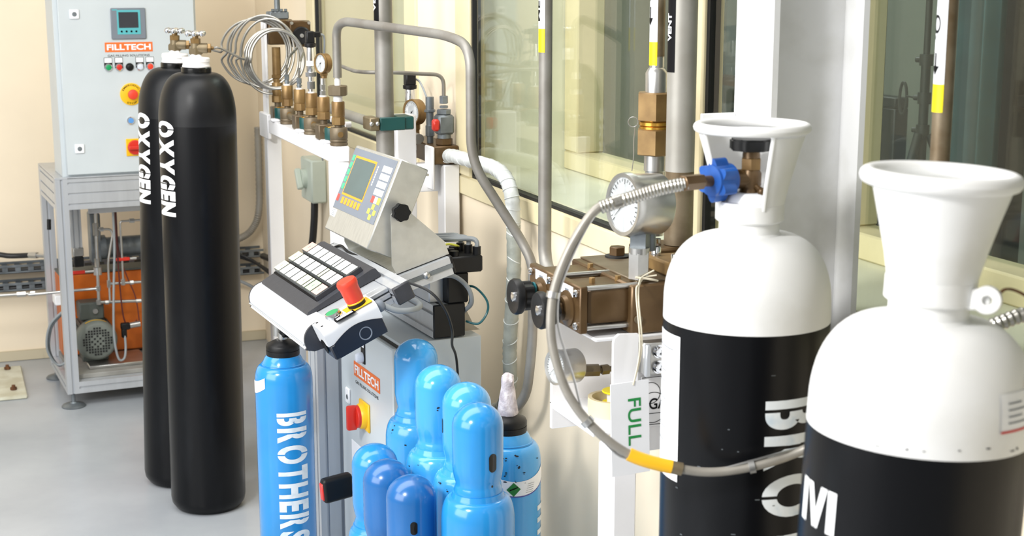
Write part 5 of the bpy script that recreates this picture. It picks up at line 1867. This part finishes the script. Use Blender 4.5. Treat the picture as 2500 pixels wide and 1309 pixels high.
# connector block
NB = thing('cable_junction_block', 'black cable junction block with round plugs behind the terminal', 'junction box', CO, CR)
MB().box(0.135, 0.215, -0.005, 0.09, 0.945, 0.985, 0.004).build('upper_body', 'black', NB, local=True)
MB().box(0.125, 0.180, 0.0, 0.09, 0.872, 0.946, 0.004).build('lower_body', 'black', NB, local=True)
for i, (x, y) in enumerate(((0.148, 0.012), (0.150, 0.045), (0.170, 0.07))):
    MB().cyl((x, y, 0.985), (x, y, 0.997), 0.011).build('plug_cap', 'black', NB, local=True)
for i, (x, y) in enumerate(((0.205, 0.010), (0.196, 0.040), (0.188, 0.070))):
    q = MB().cyl((x, y, 0.985), (x, y, 1.004), 0.010)
    qo = q.build('plug', 'black', NB, local=True)
    MB().tube(spline([(x, y, 1.0), (x + 0.001, y + 0.002, 1.014), (x - 0.008, y + 0.012, 1.021), (x - 0.04, y + 0.04, 1.018), (x - 0.09, y + 0.09, 1.01)], 6), 0.006, 8).build('plug_lead', 'cable', qo, local=True)
MB().tube(spline([(0.115, 0.03, 1.003), (0.14, 0.035, 1.010), (0.165, 0.04, 1.004), (0.175, 0.05, 1.0)], 6), 0.0028, 8).build('yellow_lead', 'keyyellow', NB, local=True)
gc = MB().tube(spline([CM @ Vector(p) for p in [(0.09, -0.02, 0.945), (0.13, -0.028, 0.945), (0.165, -0.03, 0.915), (0.178, -0.02, 0.875), (0.176, 0.03, 0.84), (0.19, 0.1, 0.78)]], 8), 0.0055, 10)
tag(gc.build('grey_flex', 'cable'), 'grey flexible lead looping past the beam end cap', 'cable')
ttb = MB().tube(spline([CM @ Vector(p) for p in [(0.178, 0.03, 0.905), (0.20, 0.01, 0.905), (0.225, 0.0, 0.875), (0.228, 0.0, 0.845), (0.205, 0.0, 0.818), (0.180, 0.02, 0.822)]], 8), 0.0028, 8)
tag(ttb.build('air_hose', 'tealtube'), 'larger teal air hose loop beside the beam end cap', 'hose')
ttb = MB().tube(spline([CM @ Vector(p) for p in [(0.178, 0.03, 0.907), (0.187, 0.015, 0.89), (0.186, 0.01, 0.87), (0.176, 0.02, 0.845)]], 8), 0.0028, 8)
tag(ttb.build('air_hose', 'tealtube'), 'smaller teal air hose loop tight against the beam end cap', 'hose')
cl = MB().prism([(0.172, 0.79), (0.23, 0.79), (0.215, 0.80), (0.19, 0.85), (0.174, 0.875)], 0.05, 0.053, CM @ Matrix(((1, 0, 0, 0), (0, 0, 1, 0), (0, 1, 0, 0), (0, 0, 0, 1))))
tag(cl.build('plastic_sheet', 'clearsheet'), 'dusty translucent plastic scrap beside the beam on the cabinet', 'sheet')
# buckle strap
BS = thing('belt_buckle', 'black belt buckle with red release button on the console', 'buckle', (0.80, 3.235, 0.42))
bkm = Matrix.Translation((0.795, 3.235, 0.452)) @ Matrix.Rotation(rad(8), 4, 'Z') @ Matrix.Rotation(rad(-5), 4, 'Y')
MB().box(-0.040, 0.036, -0.014, 0.014, -0.030, 0.030, 0.009, bkm, 3).build('housing', 'black', BS)
MB().box(-0.0425, -0.035, -0.009, 0.009, -0.022, 0.020, 0.002, bkm).build('release_button', 'red', BS)
MB().box(0.034, 0.15, -0.003, 0.003, -0.016, 0.016, 0.001, bkm).build('strap', 'gasket', BS)

# ================================================================== right-hand manifold
S3 = thing('manifold_stand', 'white sheet steel stand below the brown twin-knob manifold', 'stand', (1.04, 2.2, 0))
MB().box(0.980, 1.023, 2.102, 2.163, 0, 0.87, 0.003).build('leg', 'white', S3)
MB().box(1.18, 1.225, 2.25, 2.31, 0, 0.87, 0.003).build('leg', 'white', S3)
rp = [(0.974, 0.845), (1.018, 0.838), (1.018, 1.066), (0.984, 1.068), (0.976, 1.062), (0.974, 1.054)]
MXZ = Matrix(((1, 0, 0, 0), (0, 0, 1, 0), (0, 1, 0, 0), (0, 0, 0, 1)))
MB().prism(rp, 2.094, 2.101, MXZ).build('side_plate', 'white', S3)
MB().box(0.955, 1.25, 2.125, 2.375, 1.050, 1.056, 0.002).build('top_plate', 'white', S3)
MB().box(0.978, 1.25, 2.365, 2.373, 0.83, 1.05, 0.002).build('back_plate', 'white', S3)
MB().box(0.978, 1.25, 2.165, 2.373, 0.876, 0.882, 0.002).build('shelf', 'white', S3)
MB().box(0.978, 0.982, 2.18, 2.366, 0.870, 0.882, 0.001).build('shelf_lip', 'white', S3)
MB().box(1.018, 1.25, 2.108, 2.114, 0.86, 1.05, 0.002).build('front_plate', 'white', S3)
for i in range(4):
    y = 2.20 + i * 0.045
    MB().hexa((1.01, y, 1.050), (1.01, y, 1.036), 0.010).build('hex_bolt', 'bronze', S3)

MN = thing('twin_knob_manifold', 'brown bronze manifold block with two black knobs facing left', 'manifold', (1.05, 2.24, 1.066))
zt, zb = 1.142, 1.064
for y0, y1 in ((2.243, 2.352), (2.130, 2.239)):
    ep = MB().box(0.930, 0.944, y0, y1, zb, zt, 0.002).build('end_plate', 'bronze', MN)
    bl = MB().box(0.944, 1.035, y0 + 0.004, y1 - 0.004, zb + 0.012, zt - 0.006, 0.010, None, 2).build('valve_barrel', 'bronze', MN)
    for yy in (y0 + 0.012, y1 - 0.012):
        for zz in (zt - 0.012, zb + 0.012):
            w = MB().lathe([(0.006, 0), (0.0065, 0.001), (0.0065, 0.004), (0.0055, 0.0055), (0.003, 0.0055), (0.003, 0.002), (0, 0.002)], 16, frame((0.930, yy, zz), (-1, 0, 0)))
            w.build('cap_screw', 'chrome', ep)
    MB().box(0.9292, 0.930, y0 + 0.028, y1 - 0.030, zt - 0.022, zt - 0.005, 0.0002).build('label', 'paper', ep)
    lpn = MB()
    lpn.box(0.9288, 0.9292, y0 + 0.045, y1 - 0.048, zt - 0.0155, zt - 0.0115)
    lpn.build('label_print', 'greyink', ep)
    for zz in (zt - 0.004, zb + 0.008):
        MB().cyl((0.944, y0 + 0.006, zz), (1.04, y0 + 0.006, zz), 0.004).build('tie_rod', 'steel', bl)
    for xx in (0.975, 1.022):
        MB().hexa((xx, (y0 + y1) / 2, zt - 0.007), (xx, (y0 + y1) / 2, zt + 0.003), 0.0055).build('brass_stud', 'brass', bl)
    yc = (y0 + y1) / 2 - 0.005
    zc = 1.098
    MB().lathe([(0.030, 0), (0.030, 0.003), (0.022, 0.005), (0.020, 0.012), (0.010, 0.013), (0.010, 0.03)], 32, frame((0.930, yc, zc), (-1, 0, 0))).build('spindle_collar', 'bronze', MN)
    km = frame((0.902, yc, zc), (-1, 0, 0))
    kn_ = MB()
    kn_.prism(lobed(0.026, 8, 0.004), -0.006, 0.012, km)
    kn_.lathe([(0.026, 0.010), (0.0305, 0.014), (0.0315, 0.022), (0.029, 0.0265), (0.020, 0.0255), (0.012, 0.0235), (0, 0.0235)], 36, km)
    ko = kn_.build('knob', 'black', MN)
    MB().lathe([(0.009, 0.0235), (0.008, 0.027), (0.004, 0.028), (0, 0.027)], 20, km).build('knob_screw', 'chrome', ko)
MB().cyl((0.912, 2.292, 1.108), (0.915, 2.292, 1.108), 0.013).build('teal_washer', 'tealtube', MN)
bd = MB().box(1.018, 1.245, 2.122, 2.372, zb - 0.006, zt - 0.002, 0.003)
bd.build('main_block', 'bronze', MN)
MB().box(1.035, 1.245, 2.14, 2.372, zt - 0.0025, zt + 0.001, 0.001).build('grey_top_sheen', 'bronzegrey', MN)  # thin grey layer: light reflected by the block's top put into colour
for (x, y) in ((1.095, 2.345),):
    w = MB()
    w.lathe([(0.022, 0), (0.022, 0.003), (0.018, 0.004)], 24, T(x, y, zt + 0.001))
    w.build('bolt_washer', 'gasket', MN)
    MB().hexa((x, y, zt + 0.004), (x, y, zt + 0.020), 0.015).build('hex_bolt', 'bronze', MN)
fl = MB().box(1.095, 1.20, 2.13, 2.23, zt + 0.001, zt + 0.026, 0.004).build('flange', 'brass', MN)
for (x, y) in ((1.108, 2.143), (1.150, 2.143), (1.108, 2.217)):
    MB().lathe([(0.0085, 0), (0.0085, 0.013), (0.0075, 0.015), (0.0045, 0.015), (0.0045, 0.009), (0, 0.009)], 18, T(x, y, zt + 0.026)).build('cap_screw', 'chrome', fl)
fl2 = MB().box(1.128, 1.235, 2.285, 2.37, zt + 0.001, zt + 0.022, 0.004).build('flange', 'bronze', MN)
for (x, y) in ((1.140, 2.297), (1.160, 2.32)):
    MB().cyl((x, y, zt + 0.022), (x, y, zt + 0.034), 0.008).build('cap_screw', 'chrome', fl2)
MB().cyl((1.03, 2.118, 1.083), (1.03, 2.1225, 1.083), 0.007).build('drill_mark', 'bronzegrey', MN)

# big gauge
G1 = gauge('large_pressure_gauge', 'large stainless pressure gauge standing on the brown manifold', (1.018, 2.160, 1.268), (-0.97, -0.12, 0.05), 0.0525, 0.072, 'steel', None)
gx, gy = 1.052, 2.163
gsn = MB()
gsn.hexa((gx, gy, 1.186), (gx, gy, 1.222), 0.019, 4)
gsn.cyl((gx + 0.022, gy + 0.01, 1.186), (gx + 0.022, gy + 0.01, 1.225), 0.010)
gsn.build('gauge_foot', 'galv', G1)
hxn = MB()
hxn.hexa((gx - 0.006, gy - 0.008, 1.143), (gx - 0.006, gy - 0.008, 1.190), 0.0185, 6)
hxn.cyl((gx - 0.006, gy - 0.008, 1.186), (gx - 0.006, gy - 0.008, 1.196), 0.0175)
hxn.build('hex_adapter', 'steel', G1)
# lower gauge
G2 = gauge('panel_pressure_gauge', 'smaller stainless gauge under the manifold beside the tape roll', (0.952, 2.285, 0.968), (-0.97, -0.2, 0.05), 0.0315, 0.046, 'steel', None)
g2f = MB()
g2f.hexa((0.996, 2.290, 0.957), (1.035, 2.283, 0.956), 0.011, 6)
g2f.hexa((1.038, 2.283, 0.956), (1.053, 2.283, 0.956), 0.009, 6)
g2f.cyl((1.035, 2.283, 0.956), (1.16, 2.283, 0.956), 0.005)
g2f.build('rear_fitting', 'oldmetal', G2)

# tape and spool on the shelf
tr_ = MB().lathe([(0.037, 0), (0.044, 0), (0.044, 0.030), (0.037, 0.030), (0.037, 0)], 40, T(1.052, 2.262, 0.882), caps=False)
tag(tr_.build('masking_tape_roll', 'tape'), 'roll of cream masking tape lying on the white shelf', 'tape roll')
SPL = thing('tape_spool', 'yellow spool of white thread tape inside the masking tape roll', 'spool', (1.056, 2.258, 0.882))
for z in (0.900, 0.921):
    MB().lathe([(0.006, z), (0.024, z), (0.025, z + 0.0015), (0.024, z + 0.003), (0.006, z + 0.003), (0.006, z)], 32, T(1.056, 2.258), caps=False).build('flange', 'yellowtape', SPL)
MB().lathe([(0.006, 0.882), (0.016, 0.882), (0.016, 0.922), (0.006, 0.922), (0.006, 0.882)], 28, T(1.056, 2.258), caps=False).build('white_tape', 'white', SPL)

# bracket with bolts and logo plate right of the rounded plate
AB = thing('clamp_bracket', 'machined aluminium bracket with two hex socket bolts below the manifold', 'bracket', (1.06, 2.10, 1.0))
MB().box(1.021, 1.10, 2.078, 2.108, 0.998, 1.052, 0.004).build('block', 'steel', AB)
MB().box(1.021, 1.030, 2.07, 2.08, 0.998, 1.052, 0.002).build('edge', 'alu', AB)
for z in (1.038, 1.012):
    MB().lathe([(0.011, 0), (0.011, 0.002), (0.009, 0.002), (0.009, 0.009), (0.008, 0.010), (0.0045, 0.010), (0.0045, 0.005), (0, 0.005)], 24, frame((1.047, 2.078, z), (0, -1, 0))).build('socket_bolt', 'chrome', AB)
LP = thing('logo_sign', 'small white plate with ring logo and GA lettering on the stand', 'sign', (1.07, 2.10, 0.90))
MB().box(1.03, 1.12, 2.104, 2.108, 0.903, 0.990, 0.001).build('plate', 'white', LP)
lr = MB()
lfm = frame((1.03, 2.104, 0.903), (0, -1, 0), (1, 0, 0))
for (cx, cy, r) in ((0.016, 0.058, 0.018), (0.021, 0.033, 0.026)):
    lr.lathe([(r - 0.0006, 0.0004), (r + 0.0006, 0.0004)], 40, lfm @ T(cx, cy), caps=False)
lr.build('ring_logo', 'ink', LP)
flat(MB(), text2d('GA', 0.032, 0.019, 0.015), lfm @ T(0.014, 0.030), 0.0008).build('logo_lettering', 'ink', LP)
lq = MB()
lq.box(0.008, 0.05, 0.0225, 0.0235, 0.0002, 0.0006, 0, lfm)
lq.box(0.004, 0.05, 0.0035, 0.0045, 0.0002, 0.0006, 0, lfm)
lq.box(0.0, 0.09, 0.0845, 0.0855, 0.0002, 0.0006, 0, lfm)
lq.build('fine_print', 'ink', LP)

# FULL tag with cord
FT = thing('full_tag', 'white hanging tag reading FULL in green', 'tag', (1.005, 2.06, 0.84))
tm_ = Matrix.Translation((0.962, 2.068, 0.838)) @ Matrix.Rotation(rad(-2), 4, 'Y')
MB().box(0, 0.068, -0.0006, 0.0006, 0, 0.156, 0.0003, tm_).build('card', 'paper', FT)
V, F = text2d('FULL', 0.079, 0.023, 0.008)
ftx = MB()
ftx.add([(0.030 + v.y, -0.0012, 0.128 - v.x) for v in V], F, tm_)
ftx.build('lettering', 'greenink', FT)
cdm = MB()
topc = Vector((gx - 0.010, gy - 0.028, 1.150))
hole = tm_ @ Vector((0.040, -0.001, 0.150))
kn3 = Vector((1.008, 2.085, 1.135))
cdm.tube(spline([Vector((gx + 0.012, gy - 0.028, 1.160)), topc, Vector((1.022, 2.105, 1.145)), kn3, Vector((1.010, 2.072, 1.05)), hole], 6), 0.0014, 6)
cdm.tube(spline([Vector((gx + 0.016, gy - 0.03, 1.152)), topc + Vector((0.002, 0, -0.003)), kn3 + Vector((0.004, 0, -0.002)), Vector((1.014, 2.073, 1.05)), hole], 6), 0.0014, 6)
cdm.tube(spline([Vector((gx - 0.02, gy - 0.025, 1.150)), Vector((gx + 0.005, gy - 0.032, 1.146)), Vector((gx + 0.018, gy - 0.03, 1.142))], 5), 0.002, 6)
cdm.build('cord', 'cord', FT)

# standing pipes on the wall side
SPp = thing('medical_gas_standpipe', 'slim grey standpipe with white and yellow label left of manifold', 'pipe', (1.2, 2.945, 0.9))
p_ = [(1.2, 2.945, 3.1), (1.2, 2.945, 1.00), (1.17, 2.60, 0.975), (1.16, 2.374, 0.975)]
MB().tube(bend(p_, 0.06, 8), 0.0145, 20).build('pipe', 'pipe', SPp)
fs_ = facing(1.2, 2.945)


def pipe_label(par, x, y, R, ang, w, z0, zy, z1):
    a = MB()
    wrap(a, rect2d(w, z1 - zy), x, y, R, ang, zy, 'up', 0.0007)
    a.build('white_label', 'paper', par)
    a = MB()
    wrap(a, rect2d(w, zy - z0), x, y, R, ang, z0, 'up', 0.0007)
    a.build('yellow_label', 'yellowtape', par)


pipe_label(SPp, 1.2, 2.945, 0.0145, fs_ + rad(-100), 0.024, 1.474, 1.524, 2.1)
tl = MB()
wrap(tl, text2d('MEDICAL', 0.145, 0.013, 0.012), 1.2, 2.945, 0.0145, fs_ + rad(-50), 1.540, 'ccw', 0.0012)
tl.build('label_lettering', 'ink', SPp)

UN = thing('union_standpipe', 'steel standpipe with two large brass union nuts', 'pipe', (1.2, 2.412, 1.14))
ux_, uy_ = 1.2, 2.412
MB().cyl((ux_, uy_, 1.49), (ux_, uy_, 3.1), 0.0135, n=20).build('pipe', 'pipestain', UN)
uu = MB()
uu.lathe([(0.0205, 1.42), (0.0205, 1.462), (0.016, 1.470), (0.0135, 1.472), (0.0135, 1.492)], 24, T(ux_, uy_))
uu.build('steel_tail', 'steel', UN)
MB().lathe([(0.018, 1.165), (0.018, 1.283), (0.0205, 1.285), (0.0205, 1.325)], 24, T(ux_, uy_)).build('steel_tail', 'steel', UN)
MB().hexa((ux_, uy_, 1.376), (ux_, uy_, 1.428), 0.037, 6, (0.45, 0.9, 0), 0.08).build('union_nut', 'brass', UN)
MB().hexa((ux_, uy_, 1.314), (ux_, uy_, 1.362), 0.037, 6, (0.45, 0.9, 0), 0.08).build('union_nut', 'brass', UN)
MB().lathe([(0.026, 1.360), (0.030, 1.362), (0.030, 1.366), (0.027, 1.368), (0.031, 1.3685), (0.031, 1.374), (0.027, 1.378)], 28, T(ux_, uy_)).build('brass_ring', 'brassbright', UN)
sl = MB()
fu = facing(ux_, uy_)
lx, ly = ux_ + 0.038 * math.cos(fu + rad(-80)), uy_ + 0.038 * math.sin(fu + rad(-80))
sl.torus(0.009, 0.0008, frame((lx - 0.004, ly, 1.374), (math.cos(fu), math.sin(fu), 0)), 24, 6)
sl.tube(spline([(lx, ly, 1.364), (lx - 0.002, ly, 1.34), (lx - 0.003, ly - 0.002, 1.31), (lx - 0.006, ly - 0.002, 1.285)], 5), 0.0009, 5)
sl.build('seal_wire', 'steel', UN)
pipe_label(UN, ux_, uy_, 0.0135, fu + rad(-95), 0.0225, 1.476, 1.518, 2.1)
tl = MB()
wrap(tl, text2d('MEDICAL O', 0.19, 0.012, 0.012), ux_, uy_, 0.0135, fu + rad(-88), 1.79, 'cw', 0.0012)
wrap(tl, text2d('2', 0.008, 0.006, 0.01), ux_, uy_, 0.0135, fu + rad(-92), 1.597, 'cw', 0.0012)


def arrow2d(L, h):
    return [Vector((0, h * 0.38)), Vector((L * 0.62, h * 0.38)), Vector((L * 0.62, h * 0.62)), Vector((0, h * 0.62)), Vector((L * 0.58, 0)), Vector((L, h / 2)), Vector((L * 0.58, h))], [[0, 1, 2, 3], [4, 5, 6]]


wrap(tl, arrow2d(0.034, 0.013), ux_, uy_, 0.0135, fu + rad(-92), 1.580, 'cw', 0.0012)
tl.build('label_lettering', 'ink', UN)

VN = thing('vent_pipe', 'wide pale vent pipe with black label and rusty foot above manifold', 'pipe', (1.2, 2.314, 1.14))
vx, vy = 1.2, 2.314
MB().cyl((vx, vy, 1.295), (vx, vy, 3.1), 0.0255, n=32).build('pipe', 'pipelight', VN)
MB().lathe([(0.0255, 1.165), (0.0258, 1.17), (0.0255, 1.296)], 32, T(vx, vy)).build('stained_foot', 'pipestain', VN)
fv2 = facing(vx, vy)
a_ = MB()
wrap(a_, rect2d(0.024, 0.62), vx, vy, 0.0255, fv2 + rad(-84), 1.470, 'up', 0.0006)
a_.build('black_label', 'ink', VN)
tl = MB()
wrap(tl, text2d('VENT', 0.048, 0.0115, 0.035), vx, vy, 0.0255, fv2 + rad(-47), 1.523, 'ccw', 0.0012)
tl.build('label_lettering', 'paper', VN)

RP = thing('oxygen_standpipe', 'brown-grey standpipe with white and yellow oxygen label far right', 'pipe', (1.2, 1.58, 0))
rx, ry = 1.2, 1.585
MB().cyl((rx, ry, 0.0), (rx, ry, 3.1), 0.0128, n=24).build('pipe', 'pipestain', RP)
f4 = facing(rx, ry)
pipe_label(RP, rx, ry, 0.0128, f4 + rad(-105), 0.0235, 1.462, 1.498, 2.0)
tl = MB()
wrap(tl, text2d('MEDICAL O', 0.165, 0.0115, 0.012), rx, ry, 0.0128, f4 + rad(-88), 1.727, 'cw', 0.0012)
wrap(tl, text2d('2', 0.006, 0.005, 0.01), rx, ry, 0.0128, f4 + rad(-92), 1.560, 'cw', 0.0012)
wrap(tl, arrow2d(0.029, 0.0125), rx, ry, 0.0128, f4 + rad(-88), 1.538, 'cw', 0.0012)
tl.build('label_lettering', 'ink', RP)

# ================================================================== hose on the white-shouldered cylinder
HS = thing('filling_hose', 'grey flexible filling hose hanging from the blue hand nut', 'hose', (0.86, 1.73, 1.0))
hmain = [(0.905, 1.722, 1.366), (0.870, 1.735, 1.358), (0.835, 1.75, 1.346), (0.794, 1.762, 1.333), (0.760, 1.764, 1.290), (0.737, 1.763, 1.242), (0.726, 1.758, 1.199), (0.725, 1.749, 1.152), (0.739, 1.731, 1.093), (0.768, 1.71, 1.048), (0.809, 1.687, 1.014), (0.861, 1.664, 0.997), (0.911, 1.642, 0.991), (0.968, 1.616, 1.003), (1.025, 1.598, 1.024), (1.08, 1.54, 1.08)]
P = spline(hmain, 10)
MB().tube(P, 0.0062, 12).build('hose', 'hose', HS)
# spiral sheath
S_ = spline(hmain[:4], 18)
S_ = S_[:int(len(S_) * 0.97)]
MB().tube(S_, [0.0094 if i % 2 else 0.0084 for i in range(len(S_))], 14).build('spiral_sheath', 'spring', HS)
# yellow sleeve around the lower part
seg = [p for p in P if 0.805 < p.x < 0.862 and p.z < 1.03]
MB().tube(seg, 0.0092, 16).build('yellow_sleeve', 'yellowsleeve', HS)
e = seg[-1]
MB().tube([e, e + (seg[-1] - seg[-2]).normalized() * 0.014], 0.0088, 14).build('crimp', 'oldmetal', HS)
for k_ in (55, 88, 128):
    if k_ < len(P) - 1:
        d = (P[k_ + 1] - P[k_ - 1]).normalized()
        MB().tube([P[k_] - d * 0.004, P[k_] + d * 0.004], 0.0092, 14).build('band', 'steel', HS)
# safety wire alongside
wp = [p + Vector((0.010, -0.004, 0.004)) for p in P[30::6]]
for i, p in enumerate(wp):
    wp[i] = p + Vector((0.004 * math.sin(i * 1.1), 0, 0.008 * math.sin(i * 0.8 + 0.6) - (0.02 if 8 < i < 12 else 0)))
MB().tube(spline(wp, 5), 0.0016, 6).build('safety_wire', 'steel', HS)
cpl = MB()
ax_ = (Vector((0.980, 1.7505, 1.364)) - Vector((0.905, 1.722, 1.366))).normalized()
cpl.hexa((0.897, 1.722, 1.366), (0.932, 1.733, 1.3655), 0.011, 6)
cpl.cyl((0.930, 1.733, 1.3655), (0.960, 1.742, 1.364), 0.0075)
cpl.build('coupling', 'bronze', HS)
bn = MB()
bx = frame((0.952, 1.741, 1.3645), (0.97, 0.24, 0), (0, 0, 1))
bn.prism(lobed(0.030, 6, 0.0095), 0, 0.022, bx)
bn.lathe([(0.0125, -0.004), (0.021, -0.003), (0.022, 0.0), (0.022, 0.030), (0.016, 0.034), (0.0125, 0.034)], 28, bx)
bn.build('blue_hand_nut', 'knobblue', HS)

H2 = thing('armoured_hose', 'ribbed armoured hose behind the nearest cylinder at the right edge', 'hose', (1.15, 1.38, 1.2))
S2_ = spline([(1.08, 1.42, 1.195), (1.12, 1.395, 1.217), (1.15, 1.385, 1.231), (1.185, 1.375, 1.240), (1.222, 1.355, 1.225)], 10)
MB().tube(S2_, [0.0098 if i % 2 else 0.0082 for i in range(len(S2_))], 14).build('spiral_sheath', 'spring', H2)
MB().tube([p for p in spline([(1.02, 1.47, 1.15), (1.08, 1.42, 1.195), (1.12, 1.395, 1.217)], 8)], 0.006, 10).build('hose', 'hose', H2)
MB().tube(spline([(1.215, 1.36, 1.228), (1.238, 1.335, 1.19), (1.248, 1.29, 1.0), (1.245, 1.25, 0.5), (1.24, 1.2, 0.01)], 8), 0.006, 10).build('hose', 'hose', H2)
# small green-grey conduit by the stand leg
lc = MB().tube(spline([(1.10, 2.35, 0.86), (1.10, 2.36, 0.6), (1.085, 2.37, 0.3), (1.08, 2.37, 0.0)], 8), 0.0045, 8)
tag(lc.build('thin_conduit', 'isolator'), 'thin pale conduit running down behind the stand leg', 'conduit')
